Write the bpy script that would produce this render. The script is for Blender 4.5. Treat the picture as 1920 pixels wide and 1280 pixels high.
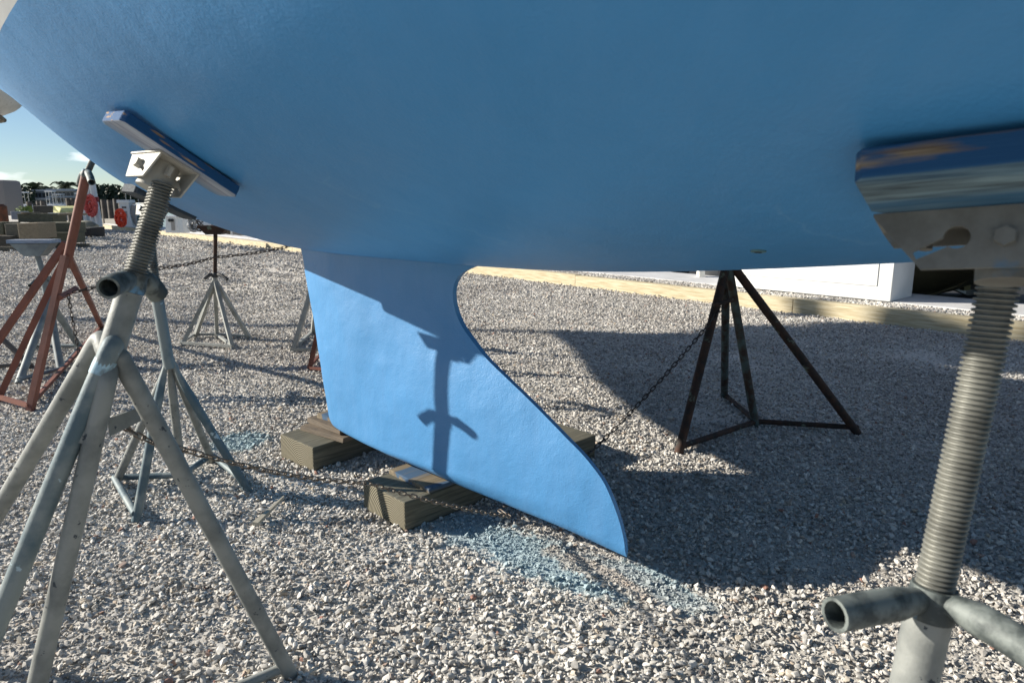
import bpy, bmesh, math, random
import numpy as np
from mathutils import Vector, Matrix, noise
from mathutils.geometry import tessellate_polygon, convex_hull_2d
V = Vector
random.seed(7)
D = bpy.data
scene = bpy.context.scene
for o in list(D.objects): D.objects.remove(o)

# ------------------------------------------------------------------ camera
EYE = 1.3
FPX = 1280.0
PITCH = math.atan((640-383)/FPX)
cam_d = D.cameras.new('camera'); cam = D.objects.new('camera', cam_d)
scene.collection.objects.link(cam); scene.camera = cam
cam.location = (0, 0, EYE); cam.rotation_euler = (math.pi/2-PITCH, 0, 0)
cam_d.sensor_width = 36; cam_d.lens = 24.0
cam_d.clip_start = 0.05; cam_d.clip_end = 3000
cam_d.dof.use_dof = True; cam_d.dof.focus_distance = 3.0; cam_d.dof.aperture_fstop = 7.0

# ------------------------------------------------------------------ world, sun, exposure
SUNK = 0.125
TO_SUN = V((-1, SUNK, 0.442)).normalized()
ELEV = math.asin(TO_SUN.z); AZ = math.atan2(TO_SUN.x, TO_SUN.y)
w = D.worlds.new('World'); scene.world = w; w.use_nodes = True
nt = w.node_tree; nt.nodes.clear()
wo = nt.nodes.new('ShaderNodeOutputWorld'); bg = nt.nodes.new('ShaderNodeBackground')
sky = nt.nodes.new('ShaderNodeTexSky'); sky.sky_type = 'NISHITA'; sky.sun_disc = False
sky.sun_elevation = ELEV; sky.sun_rotation = AZ
sky.air_density = 0.85; sky.dust_density = 0.05; sky.ozone_density = 3.2
tc = nt.nodes.new('ShaderNodeTexCoord'); mp = nt.nodes.new('ShaderNodeMapping')
mp.inputs['Scale'].default_value = (3.0, 3.0, 11.0); mp.inputs['Location'].default_value = (1.3, 0.55, 0.2)
nz = nt.nodes.new('ShaderNodeTexNoise'); nz.inputs['Scale'].default_value = 2.2; nz.inputs['Detail'].default_value = 7; nz.inputs['Roughness'].default_value = 0.55
cr = nt.nodes.new('ShaderNodeValToRGB'); cr.color_ramp.elements[0].position = 0.56; cr.color_ramp.elements[1].position = 0.72
mx = nt.nodes.new('ShaderNodeMixRGB'); mx.inputs[2].default_value = (16, 16.2, 16.5, 1)
L = nt.links
L.new(tc.outputs['Generated'], mp.inputs[0]); L.new(mp.outputs[0], nz.inputs['Vector']); L.new(nz.outputs['Fac'], cr.inputs[0])
L.new(cr.outputs[0], mx.inputs[0]); L.new(sky.outputs[0], mx.inputs[1]); L.new(mx.outputs[0], bg.inputs[0]); L.new(bg.outputs[0], wo.inputs[0])
bg.inputs[1].default_value = 0.052
sd = D.lights.new('sun', 'SUN'); sun = D.objects.new('sun', sd); scene.collection.objects.link(sun)
sd.energy = 5.0; sd.angle = math.radians(0.53); sd.color = (1.0, 0.93, 0.82)
sun.location = (-10, 1, 12); sun.rotation_euler = TO_SUN.to_track_quat('Z', 'Y').to_euler()
vs = scene.view_settings; vs.view_transform = 'Standard'; vs.look = 'None'; vs.exposure = 0.98; vs.gamma = 1; vs.use_curve_mapping = False

# ------------------------------------------------------------------ places: where a pixel of the photograph lies in the yard
cp, sp = math.cos(PITCH), math.sin(PITCH)
def ray(x, y):
    a = (x-960)/FPX; b = (640-y)/FPX
    return V((a, cp+b*sp, -sp+b*cp))
def G(x, y, z=0.0):
    r = ray(x, y); return V((0, 0, EYE)) + r*((z-EYE)/r.z)
def A(x, y, Y):
    r = ray(x, y); return V((0, 0, EYE)) + r*(Y/r.y)
def onplane(x, y, p0, n):
    r = ray(x, y); o = V((0, 0, EYE)); return o + r*((p0-o).dot(n)/r.dot(n))
Z = V((0, 0, 1))

# ------------------------------------------------------------------ materials
MATS = {}
def mat(name, col, rough=0.6, metal=0.0, mottle=None, mscale=6.0, mpos=(0.4, 0.65), bump=0.0, bscale=40.0, bdet=6.0,
        mottle2=None, m2scale=20.0, m2pos=(0.55, 0.62), stretch=(1, 1, 1), coords='Object', spec=0.4, rand=0.0, coat=0.0):
    if name in MATS: return MATS[name]
    m = D.materials.new(name); m.use_nodes = True; t = m.node_tree; n = t.nodes; l = t.links
    b = n['Principled BSDF']; b.inputs['Roughness'].default_value = rough; b.inputs['Metallic'].default_value = metal
    b.inputs['Specular IOR Level'].default_value = spec
    if coat: b.inputs['Coat Weight'].default_value = coat
    tcn = n.new('ShaderNodeTexCoord'); mpn = n.new('ShaderNodeMapping'); mpn.inputs['Scale'].default_value = stretch
    l.new(tcn.outputs[coords], mpn.inputs[0])
    def nzf(sc, det=5.0, rg=0.6):
        q = n.new('ShaderNodeTexNoise'); q.inputs['Scale'].default_value = sc; q.inputs['Detail'].default_value = det; q.inputs['Roughness'].default_value = rg
        l.new(mpn.outputs[0], q.inputs['Vector']); return q
    def mixf(prev, col2, sc, pos):
        q = nzf(sc); c = n.new('ShaderNodeValToRGB'); c.color_ramp.elements[0].position, c.color_ramp.elements[1].position = pos
        l.new(q.outputs['Fac'], c.inputs[0]); x = n.new('ShaderNodeMixRGB'); l.new(c.outputs[0], x.inputs[0])
        if isinstance(prev, tuple): x.inputs[1].default_value = (*prev, 1)
        else: l.new(prev, x.inputs[1])
        x.inputs[2].default_value = (*col2, 1); return x.outputs[0]
    cur = tuple(col)
    if mottle: cur = mixf(cur, mottle, mscale, mpos)
    if mottle2: cur = mixf(cur, mottle2, m2scale, m2pos)
    if rand:
        oi = n.new('ShaderNodeObjectInfo'); hs = n.new('ShaderNodeHueSaturation')
        mr = n.new('ShaderNodeMapRange'); mr.inputs[3].default_value = 1-rand; mr.inputs[4].default_value = 1+rand
        l.new(oi.outputs['Random'], mr.inputs[0]); l.new(mr.outputs[0], hs.inputs['Value'])
        if isinstance(cur, tuple): hs.inputs['Color'].default_value = (*cur, 1)
        else: l.new(cur, hs.inputs['Color'])
        cur = hs.outputs[0]
    if isinstance(cur, tuple): b.inputs['Base Color'].default_value = (*cur, 1)
    else: l.new(cur, b.inputs['Base Color'])
    if bump:
        q = nzf(bscale, bdet); bp = n.new('ShaderNodeBump'); bp.inputs['Strength'].default_value = 1.0; bp.inputs['Distance'].default_value = bump
        l.new(q.outputs['Fac'], bp.inputs['Height']); l.new(bp.outputs[0], b.inputs['Normal'])
    MATS[name] = m; return m

def wood_mat(name, base, dark, stretch, paint=None, ppos=(0.5, 0.56), pscale=9, bump=0.0015, worn=None, rot=(0, 0, 0)):
    """grain runs along the least stretched axis of the object"""
    m = D.materials.new(name); m.use_nodes = True; t = m.node_tree; n = t.nodes; l = t.links; b = n['Principled BSDF']
    b.inputs['Roughness'].default_value = 0.8; b.inputs['Specular IOR Level'].default_value = 0.25
    tcn = n.new('ShaderNodeTexCoord'); mpn = n.new('ShaderNodeMapping'); mpn.inputs['Scale'].default_value = stretch; mpn.inputs['Rotation'].default_value = rot
    l.new(tcn.outputs['Object'], mpn.inputs[0])
    q = n.new('ShaderNodeTexNoise'); q.inputs['Scale'].default_value = 3; q.inputs['Detail'].default_value = 8; q.inputs['Distortion'].default_value = 0.6; l.new(mpn.outputs[0], q.inputs['Vector'])
    c = n.new('ShaderNodeValToRGB'); c.color_ramp.elements[0].position = 0.35; c.color_ramp.elements[1].position = 0.65
    c.color_ramp.elements[0].color = (*dark, 1); c.color_ramp.elements[1].color = (*base, 1); l.new(q.outputs['Fac'], c.inputs[0])
    cur = c.outputs[0]
    if paint:
        q2 = n.new('ShaderNodeTexNoise'); q2.inputs['Scale'].default_value = pscale; q2.inputs['Detail'].default_value = 6
        mp2 = n.new('ShaderNodeMapping'); s2 = [max(0.25, s/max(stretch)*2.0) for s in stretch]; mp2.inputs['Scale'].default_value = s2
        l.new(tcn.outputs['Object'], mp2.inputs[0]); l.new(mp2.outputs[0], q2.inputs['Vector'])
        c2 = n.new('ShaderNodeValToRGB'); c2.color_ramp.elements[0].position, c2.color_ramp.elements[1].position = ppos; l.new(q2.outputs['Fac'], c2.inputs[0])
        x = n.new('ShaderNodeMixRGB'); l.new(c2.outputs[0], x.inputs[0]); l.new(cur, x.inputs[1]); x.inputs[2].default_value = (*paint, 1); cur = x.outputs[0]
    l.new(cur, b.inputs['Base Color'])
    bp = n.new('ShaderNodeBump'); bp.inputs['Distance'].default_value = bump; l.new(q.outputs['Fac'], bp.inputs['Height']); l.new(bp.outputs[0], b.inputs['Normal'])
    MATS[name] = m; return m

GALV = (0.27, 0.29, 0.28)
galv = mat('galvanised_steel', (0.245, 0.255, 0.24), 0.6, 0.15, (0.135, 0.145, 0.14), 11, (0.40, 0.66), 0.0008, 90, 6, (0.035, 0.045, 0.055), 46, (0.66, 0.675))
galv2 = mat('galvanised_blue_stained', (0.19, 0.22, 0.22), 0.6, 0.15, (0.075, 0.115, 0.135), 7, (0.42, 0.58), 0.0008, 90, 6, (0.33, 0.42, 0.46), 19, (0.66, 0.675))
screwm = mat('threaded_steel', (0.20, 0.20, 0.175), 0.5, 0.35, (0.09, 0.09, 0.08), 14, (0.4, 0.7), 0.0004, 150)
handlem = mat('handle_steel', (0.16, 0.18, 0.17), 0.6, 0.1, (0.045, 0.055, 0.055), 17, (0.42, 0.56), 0.0004, 160, 4, (0.12, 0.25, 0.38), 9, (0.62, 0.68))
brackm = mat('bracket_steel', (0.36, 0.35, 0.31), 0.6, 0.1, (0.25, 0.235, 0.20), 18, (0.45, 0.75), 0.0004, 120)
brackd = mat('bracket_steel_dark', (0.17, 0.17, 0.155), 0.6, 0.2, (0.10, 0.095, 0.08), 16, (0.4, 0.7), 0.0004, 120, 5, (0.10, 0.16, 0.22), 12, (0.6, 0.7))
rust = mat('rusty_steel', (0.060, 0.030, 0.020), 0.8, 0.1, (0.025, 0.020, 0.018), 20, (0.4, 0.6), 0.001, 90, 5, (0.14, 0.17, 0.13), 16, (0.60, 0.66))
rustgreen = mat('rust_and_green_paint', (0.07, 0.10, 0.095), 0.7, 0.1, (0.045, 0.028, 0.02), 14, (0.42, 0.58), 0.001, 90)
primer = mat('red_primer', (0.19, 0.068, 0.045), 0.65, 0.0, (0.11, 0.042, 0.03), 6, (0.4, 0.7), 0.0005, 90, 5, (0.38, 0.30, 0.27), 40, (0.72, 0.74))
greypaint = mat('blue_grey_stand_paint', (0.20, 0.235, 0.24), 0.6, 0.1, (0.12, 0.14, 0.15), 8, (0.4, 0.65), 0.0005, 90, 5, (0.03, 0.04, 0.05), 22, (0.68, 0.7))
lightgalv = mat('weathered_grey_stand', (0.33, 0.34, 0.32), 0.65, 0.1, (0.22, 0.225, 0.21), 8, (0.4, 0.65), 0.0004, 90, 5, (0.03, 0.03, 0.03), 12, (0.70, 0.72))
chainm = mat('rusty_chain', (0.13, 0.10, 0.075), 0.55, 0.4, (0.24, 0.22, 0.19), 30, (0.45, 0.65))
chaind = mat('dark_chain', (0.055, 0.045, 0.04), 0.6, 0.4)
darkhole = mat('dark_void', (0.01, 0.01, 0.012), 0.9)
timber = wood_mat('weathered_timber', (0.145, 0.135, 0.10), (0.07, 0.068, 0.052), (30, 1.5, 30), bump=0.002)
def endgrain():
    m = D.materials.new('timber_end_grain'); m.use_nodes = True; t = m.node_tree; n = t.nodes; l = t.links; b = n['Principled BSDF']; b.inputs['Roughness'].default_value = .85
    tcn = n.new('ShaderNodeTexCoord'); mp_ = n.new('ShaderNodeMapping'); mp_.inputs['Location'].default_value = (.05, 0, .075); l.new(tcn.outputs['Object'], mp_.inputs[0])
    wv = n.new('ShaderNodeTexWave'); wv.wave_type = 'RINGS'; wv.rings_direction = 'Y'; wv.inputs['Scale'].default_value = 32; wv.inputs['Distortion'].default_value = 1.6; wv.inputs['Detail'].default_value = 3; wv.inputs['Detail Scale'].default_value = .6; l.new(mp_.outputs[0], wv.inputs['Vector'])
    c = n.new('ShaderNodeValToRGB'); c.color_ramp.elements[0].color = (.085, .078, .055, 1); c.color_ramp.elements[1].color = (.20, .175, .115, 1); l.new(wv.outputs['Fac'], c.inputs[0]); l.new(c.outputs[0], b.inputs['Base Color'])
    bp = n.new('ShaderNodeBump'); bp.inputs['Distance'].default_value = .002; l.new(wv.outputs['Fac'], bp.inputs['Height']); l.new(bp.outputs[0], b.inputs['Normal']); return m
endg = endgrain()
timber_blue = wood_mat('paint_spattered_timber', (0.21, 0.17, 0.115), (0.12, 0.10, 0.07), (24, 1.5, 24), paint=(0.05, 0.095, 0.16), ppos=(0.50, 0.60), pscale=8, bump=0.001)
ply = wood_mat('old_plywood', (0.16, 0.125, 0.09), (0.08, 0.068, 0.055), (3, 3, 160), bump=0.002)
kerbm = wood_mat('treated_pine', (0.56, 0.50, 0.36), (0.36, 0.30, 0.185), (1.2, 10, 26), bump=0.002)
plank_g = wood_mat('grey_blue_plank', (0.34, 0.38, 0.44), (0.17, 0.19, 0.25), (2, 18, 30), paint=(0.14, 0.22, 0.33), ppos=(0.45, 0.65), pscale=6, bump=0.001)
plank_side = wood_mat('chipped_blue_plank', (0.36, 0.25, 0.16), (0.18, 0.12, 0.08), (3, 30, 60), paint=(0.010, 0.065, 0.17), ppos=(0.37, 0.42), pscale=40, bump=0.001)
plank_s3 = wood_mat('chipped_bright_blue_plank', (0.34, 0.26, 0.17), (0.12, 0.08, 0.05), (2, 30, 60), paint=(0.014, 0.065, 0.15), ppos=(0.36, 0.46), pscale=24, bump=0.001)
plank_u3 = wood_mat('smeared_blue_plank', (0.16, 0.24, 0.28), (0.03, 0.045, 0.06), (3, 30, 30), paint=(0.03, 0.11, 0.21), ppos=(0.44, 0.60), pscale=5, bump=0.001)

plank_d = wood_mat('shade_dark_plank', (0.07, 0.085, 0.095), (0.035, 0.04, 0.05), (2, 20, 40), bump=0.001)  # base colour darkened to stand in for the hull's shade on this pad

# ------------------------------------------------------------------ mesh helpers
class MB:
    def __init__(s): s.v = []; s.f = []; s.mi = []
    def add(s, vs_, fs, m=0):
        o = len(s.v); s.v += [tuple(p) for p in vs_]; s.f += [tuple(o+i for i in f) for f in fs]; s.mi += [m]*len(fs); return s
    def box(s, c, ax, ay, az, m=0, jit=0.0):
        """c centre, ax/ay/az half vectors"""
        vv = []
        for k in (-1, 1):
            for j in (-1, 1):
                for i in (-1, 1):
                    p = c+ax*i+ay*j+az*k
                    if jit: p = p+V((random.uniform(-jit, jit), random.uniform(-jit, jit), random.uniform(-jit, jit)))
                    vv.append(p)
        return s.add(vv, [(0, 2, 3, 1), (4, 5, 7, 6), (0, 1, 5, 4), (2, 6, 7, 3), (0, 4, 6, 2), (1, 3, 7, 5)], m)
    def tube(s, pts, r, seg=12, cap=True, flat=1.0, twist=0.0, m=0, up=None):
        pts = [V(p) for p in pts]; n = len(pts)
        rs = r if isinstance(r, (list, tuple)) else [r]*n
        rings = []; u = None
        for i, p in enumerate(pts):
            t = (pts[min(i+1, n-1)]-pts[max(i-1, 0)]).normalized()
            if u is None:
                a = up or (Z if abs(t.z) < 0.9 else V((1, 0, 0)))
                u = (a-t*a.dot(t)).normalized()
            else: u = (u-t*u.dot(t)).normalized()
            v_ = t.cross(u)
            rings.append([p+(u*math.cos(twist+2*math.pi*k/seg)*flat+v_*math.sin(twist+2*math.pi*k/seg))*rs[i] for k in range(seg)])
        o = [q for rg in rings for q in rg]; f = []
        for i in range(n-1):
            for k in range(seg):
                f.append((i*seg+k, i*seg+(k+1) % seg, (i+1)*seg+(k+1) % seg, (i+1)*seg+k))
        if cap: f.append(tuple(range(seg-1, -1, -1))); f.append(tuple((n-1)*seg+k for k in range(seg)))
        return s.add(o, f, m)
    def prism(s, poly, holes, o, u, v_, th, m=0):
        """flat plate in the plane o,u,v with holes, extruded by vector th"""
        loops = [poly]+list(holes); co = [V((p[0], p[1], 0)) for lp in loops for p in lp]
        tri = tessellate_polygon([[V((p[0], p[1], 0)) for p in lp] for lp in loops])
        N = len(co); P = [o+u*c.x+v_*c.y for c in co]; vs_ = P+[p+th for p in P]
        fs = [tuple(t) for t in tri]+[tuple(N+i for i in reversed(t)) for t in tri]
        a = 0
        for lp in loops:
            k = len(lp)
            for i in range(k): fs.append((a+i, a+(i+1) % k, N+a+(i+1) % k, N+a+i))
            a += k
        return s.add(vs_, fs, m)
    def build(s, name, mats, parent=None, smooth=False, bevel=0.0, fixn=True, origin=None, rot=None):
        me = D.meshes.new(name)
        vv = s.v
        M = None
        if origin is not None:
            M = Matrix.Translation(origin) @ (rot.to_4x4() if rot else Matrix.Identity(4)); Mi = M.inverted()
            vv = [tuple(Mi @ V(p)) for p in vv]
        me.from_pydata(vv, [], s.f); me.update()
        if not isinstance(mats, (list, tuple)): mats = [mats]
        for q in mats: me.materials.append(q)
        me.polygons.foreach_set('material_index', s.mi)
        if fixn:
            bm = bmesh.new(); bm.from_mesh(me); bmesh.ops.recalc_face_normals(bm, faces=bm.faces)
            if bevel: bmesh.ops.bevel(bm, geom=[e for e in bm.edges if len(e.link_faces) == 2 and e.calc_face_angle(0) > 0.5], offset=bevel, segments=2, affect='EDGES', profile=0.6)
            bm.to_mesh(me); bm.free()
        if smooth:
            me.polygons.foreach_set('use_smooth', [True]*len(me.polygons))
            try: me.set_sharp_from_angle(angle=math.radians(40))
            except Exception: pass
        ob = D.objects.new(name, me); scene.collection.objects.link(ob)
        if M is not None: ob.matrix_world = M
        if parent:
            ob.parent = parent
            pm = Matrix.Translation(parent.location) @ parent.rotation_euler.to_matrix().to_4x4() if parent.parent is None else (Matrix.Translation(parent.parent.location) @ parent.matrix_basis)
            ob.matrix_parent_inverse = PMI(parent)
        return ob
def world_m(o):
    m = o.matrix_basis.copy()
    if o.parent: m = world_m(o.parent) @ o.matrix_parent_inverse @ m
    return m
def PMI(o): return world_m(o).inverted()
def tag(o, label=None, cat=None, group=None, kind=None):
    if label: o['label'] = label
    if cat: o['category'] = cat
    if group: o['group'] = group
    if kind: o['kind'] = kind
    return o
def empty(name, loc, label, cat, group=None):
    o = D.objects.new(name, None); scene.collection.objects.link(o); o.location = loc; o.empty_display_size = 0.1
    return tag(o, label, cat, group)
def frame(x, y, z):
    """rotation matrix with the given (roughly orthogonal) axes"""
    x = x.normalized(); z = (z-x*z.dot(x)).normalized(); y = z.cross(x)
    return Matrix((x, y, z)).transposed()

# ------------------------------------------------------------------ the hull's lines (station s forward, b to the camera side)
EF = V((-.754, .657, 0)); EB = V((-.657, -.754, 0)); C0 = V((1.254, 1.439, 0))
SX = [-5, -3, -1, .35, 1.2, 2, 3, 4, 5.2, 6.5, 8, 9.8]
MM = [2.0, 2.2, 2.2, 2.15, 1.85, 1.84, 1.50, 1.60, 1.62, 1.6, 1.571, 1.531]
KK = [1.75, 1.579, 1.368, 1.168, 1.09, 1.080, 1.09, 1.235, 1.52, 1.89, 2.36, 2.86]
BB = [1.2, 1.5, 1.72, 1.78, 1.76, 1.72, 1.49, 1.07, 0.65, 0.33, 0.11, 0.02]
WW = [2.2, 2.141, 2.13, 2.16, 2.2, 2.24, 2.42, 2.50, 2.57, 2.68, 2.82, 3.10]
SH = [2.65, 2.62, 2.62, 2.65, 2.68, 2.72, 2.80, 2.90, 3.02, 3.2, 3.5, 3.9]
def itp(x, ys):
    xs = SX; i = 0
    while i < len(xs)-2 and x > xs[i+1]: i += 1
    def sl(j):
        if j == 0: return (ys[1]-ys[0])/(xs[1]-xs[0])
        if j == len(xs)-1: return (ys[-1]-ys[-2])/(xs[-1]-xs[-2])
        h0 = xs[j]-xs[j-1]; h1 = xs[j+1]-xs[j]
        return (h0**2*ys[j+1]-h1**2*ys[j-1]+(h1**2-h0**2)*ys[j])/(h0*h1*(h0+h1))
    h_ = xs[i+1]-xs[i]; t = (x-xs[i])/h_
    return (2*t**3-3*t**2+1)*ys[i]+(t**3-2*t**2+t)*h_*sl(i)+(-2*t**3+3*t**2)*ys[i+1]+(t**3-t**2)*h_*sl(i+1)
def hullz(s, b):
    K = itp(s, KK); B = itp(s, BB); W_ = itp(s, WW); u = min(1, abs(b)/B)
    return W_-(W_-K)*math.sqrt(max(0, 1-u**max(1.05, itp(s, MM))))
def HP(s, b, z=None): return C0+EF*s+EB*b+Z*(hullz(s, b) if z is None else z)
def hnormal(s, b):
    e = .01; n = (EB*((hullz(s, b+e)-hullz(s, b-e))/(2*e))+EF*((hullz(s+e, b)-hullz(s-e, b))/(2*e))-Z); return n.normalized()

# ------------------------------------------------------------------ the ground
KD = V((-.654, .756, 0)); KN = V((.756, .654, 0)); K0 = V((2.65, 9.1, 0))      # kerb line, its normal, a point on it
def relief(x, y):
    h = 0.035*(noise.noise(V((x*0.45, y*0.45, 3)))) + 0.014*noise.noise(V((x*1.7, y*1.7, 9)))
    d = (V((x, y, 0))-K0).dot(KN)
    r = math.hypot(x+4.5, y-12)
    h += 0.16*math.exp(-(r/4.5)**2)*noise.noise(V((x*.8+y*.5, y*1.8, 1)))
    # level where things stand
    near = math.exp(-((x+0.3)**2+(y-2.8)**2)/6.0)
    h *= (1-0.75*near)
    if d > -1.2: h *= max(0, min(1, -d/1.2))
    return h
DUST = [(G(1030, 1052), -.72, .34, .13, 1.0), (G(1240, 1105), -.9, .30, .11, 1.1), (G(1170, 1078), -.75, .34, .07, .8), (G(890, 1005), -.75, .28, .14, .9), (G(1120, 1120), -.75, .5, .16, .55), (G(1330, 1180), -.7, .4, .10, .4), (G(700, 1085), -.2, .3, .08, .4), (G(1520, 1230), .3, .25, .08, .45)]
def dust(x, y):
    """sanding dust and fines: 1 = bare fines"""
    n_ = noise.noise(V((x*3.1, y*3.1, 5)))*.5+noise.noise(V((x*9, y*9, 2)))*.35; m_ = 0
    for p, an, rx, ry, st in DUST:
        dx, dy = x-p.x, y-p.y; c_, s_ = math.cos(an), math.sin(an); a = (dx*c_+dy*s_)/rx; b = (-dx*s_+dy*c_)/ry
        e_ = a*a+b*b
        if e_ < 9: m_ = max(m_, st*1.25*math.exp(-e_))
    m_ = max(m_, .95*max(0, noise.noise(V((x*1.3+4, y*1.3, 7)))+.25*noise.noise(V((x*5, y*5, 1)))-.22)*2.2)
    return max(0, min(1, m_*(1+n_*1.2)-.06))

def ground_material(name='gravel_ground_surface', stones=False):
    m = D.materials.new(name); m.use_nodes = True; t = m.node_tree; n = t.nodes; l = t.links; b = n['Principled BSDF']
    b.inputs['Roughness'].default_value = 0.9; b.inputs['Specular IOR Level'].default_value = 0.2
    geo = n.new('ShaderNodeNewGeometry')
    def nzf(sc, det=4, rg=.6):
        q = n.new('ShaderNodeTexNoise'); q.inputs['Scale'].default_value = sc; q.inputs['Detail'].default_value = det; q.inputs['Roughness'].default_value = rg
        l.new(geo.outputs['Position'], q.inputs['Vector']); return q
    def ramp(src, els):
        c = n.new('ShaderNodeValToRGB'); e = c.color_ramp.elements
        while len(e) < len(els): e.new(0.5)
        for i, (p, col) in enumerate(els): e[i].position = p; e[i].color = (*col, 1)
        l.new(src, c.inputs[0]); return c.outputs[0]
    if stones:
        oi = n.new('ShaderNodeObjectInfo')
        col = ramp(oi.outputs['Random'], [(0, (.27, .26, .245)), (.2, (.43, .42, .40)), (.55, (.58, .565, .535)), (.93, (.72, .705, .67)), (.965, (.52, .45, .35)), (.99, (.44, .36, .31)), (1.0, (.34, .18, .14))])
        q = nzf(90, 3); mul = n.new('ShaderNodeMixRGB'); mul.blend_type = 'MULTIPLY'; mul.inputs[0].default_value = .5
        l.new(col, mul.inputs[1]); l.new(ramp(q.outputs['Fac'], [(.3, (.55, .55, .55)), (.7, (1.05, 1.05, 1.05))]), mul.inputs[2]); col = mul.outputs[0]
    else:
        vo = n.new('ShaderNodeTexVoronoi'); vo.inputs['Scale'].default_value = 34; l.new(geo.outputs['Position'], vo.inputs['Vector'])
        col = ramp(vo.outputs['Color'], [(0, (.42, .40, .37)), (.5, (.52, .50, .465)), (1, (.60, .58, .54))])
    big = nzf(.8, 5); mul = n.new('ShaderNodeMixRGB'); mul.blend_type = 'MULTIPLY'; mul.inputs[0].default_value = 1
    l.new(col, mul.inputs[1]); l.new(ramp(big.outputs['Fac'], [(.3, (.80, .78, .76)), (.6, (1.0, .99, .97))]), mul.inputs[2]); col = mul.outputs[0]
    # blue bottom-paint dust fallen beside the keel
    def blob(cx, cy, ax, rx, ry, strength, tintcol, cur, thr=(.42, .62)):
        mp_ = n.new('ShaderNodeMapping'); mp_.vector_type = 'TEXTURE'; mp_.inputs['Location'].default_value = (cx, cy, 0); mp_.inputs['Rotation'].default_value = (0, 0, ax); mp_.inputs['Scale'].default_value = (rx, ry, 50)
        l.new(geo.outputs['Position'], mp_.inputs[0])
        gr = n.new('ShaderNodeTexGradient'); gr.gradient_type = 'SPHERICAL'; l.new(mp_.outputs[0], gr.inputs[0])
        q = nzf(14, 5); ad = n.new('ShaderNodeMath'); ad.operation = 'MULTIPLY_ADD'; ad.inputs[1].default_value = .9; l.new(q.outputs['Fac'], ad.inputs[0])
        sb = n.new('ShaderNodeMath'); sb.operation = 'SUBTRACT'; sb.inputs[1].default_value = .35; l.new(gr.outputs['Fac'], sb.inputs[0]); l.new(sb.outputs[0], ad.inputs[2])
        c = ramp(ad.outputs[0], [(thr[0], (0, 0, 0)), (thr[1], (strength,)*3)])
        x = n.new('ShaderNodeMixRGB'); l.new(c, x.inputs[0]); l.new(cur, x.inputs[1]); x.inputs[2].default_value = (*tintcol, 1); return x.outputs[0]
    teal = (.30, .39, .42)
    p = G(1030, 1052); col = blob(p.x, p.y, -.72, .60, .24, .9, teal, col)
    p = G(1232, 1098); col = blob(p.x, p.y, -.9, .36, .14, .85, teal, col)
    p = G(1170, 1078); col = blob(p.x, p.y, -.75, .6, .10, .5, (.36, .36, .35), col)
    p = G(900, 1000); col = blob(p.x, p.y, -.8, .40, .22, .8, (.28, .37, .41), col)
    p = G(450, 828); col = blob(p.x, p.y, 0, .26, .26, .75, (.22, .33, .37), col)
    p = G(760, 960); col = blob(p.x, p.y, -.8, .30, .12, .5, teal, col)
    p = G(1120, 1075); col = blob(p.x, p.y, -.8, .45, .10, .5, (.42, .33, .26), col)
    l.new(col, b.inputs['Base Color'])
    if not stones:
        bp = n.new('ShaderNodeBump'); bp.inputs['Distance'].default_value = .007
        vo2 = n.new('ShaderNodeTexVoronoi'); vo2.inputs['Scale'].default_value = 34; l.new(geo.outputs['Position'], vo2.inputs['Vector'])
        ad = n.new('ShaderNodeMath'); ad.operation = 'SUBTRACT'; ad.inputs[0].default_value = 1; l.new(vo2.outputs['Distance'], ad.inputs[1])
        q = nzf(160, 4); ad2 = n.new('ShaderNodeMath'); ad2.operation = 'MULTIPLY_ADD'; ad2.inputs[1].default_value = .35; l.new(q.outputs['Fac'], ad2.inputs[0]); l.new(ad.outputs[0], ad2.inputs[2])
        l.new(ad2.outputs[0], bp.inputs['Height']); l.new(bp.outputs[0], b.inputs['Normal'])
    return m
gmat = ground_material(); smat = ground_material('gravel_stone_surface', True)
# one sheet: fine near the camera, coarse to the horizon on the landward side of the kerb
def build_ground():
    us = sorted(set([-400, -200, -100, -60, -40, -30]+[-24+i*0.12 for i in range(int((24+12)/.12)+1)]+[16, 30, 80, 300]))   # along the kerb (KD positive = far left)
    us = [-300, -80, -30, -16]+[-12+i*.15 for i in range(int(40/.15))]+[30, 36, 44, 60, 100, 300, 900]
    ds = [-600, -200, -80, -40, -25]+[-18+i*.15 for i in range(int(18/.15))]+[0.02]
    v = []; f = []
    for u in us:
        for d in ds:
            p = K0+KD*u+KN*d; z = relief(p.x, p.y) if (-12 <= u <= 28 and d > -18) else 0
            v.append((p.x, p.y, z))
    n = len(ds)
    for i in range(len(us)-1):
        for j in range(n-1): f.append((i*n+j, i*n+j+1, (i+1)*n+j+1, (i+1)*n+j))
    mb = MB(); mb.add(v, f); o = mb.build('gravel_ground', gmat, smooth=True, fixn=False); tag(o, kind='structure')
build_ground()

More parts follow.
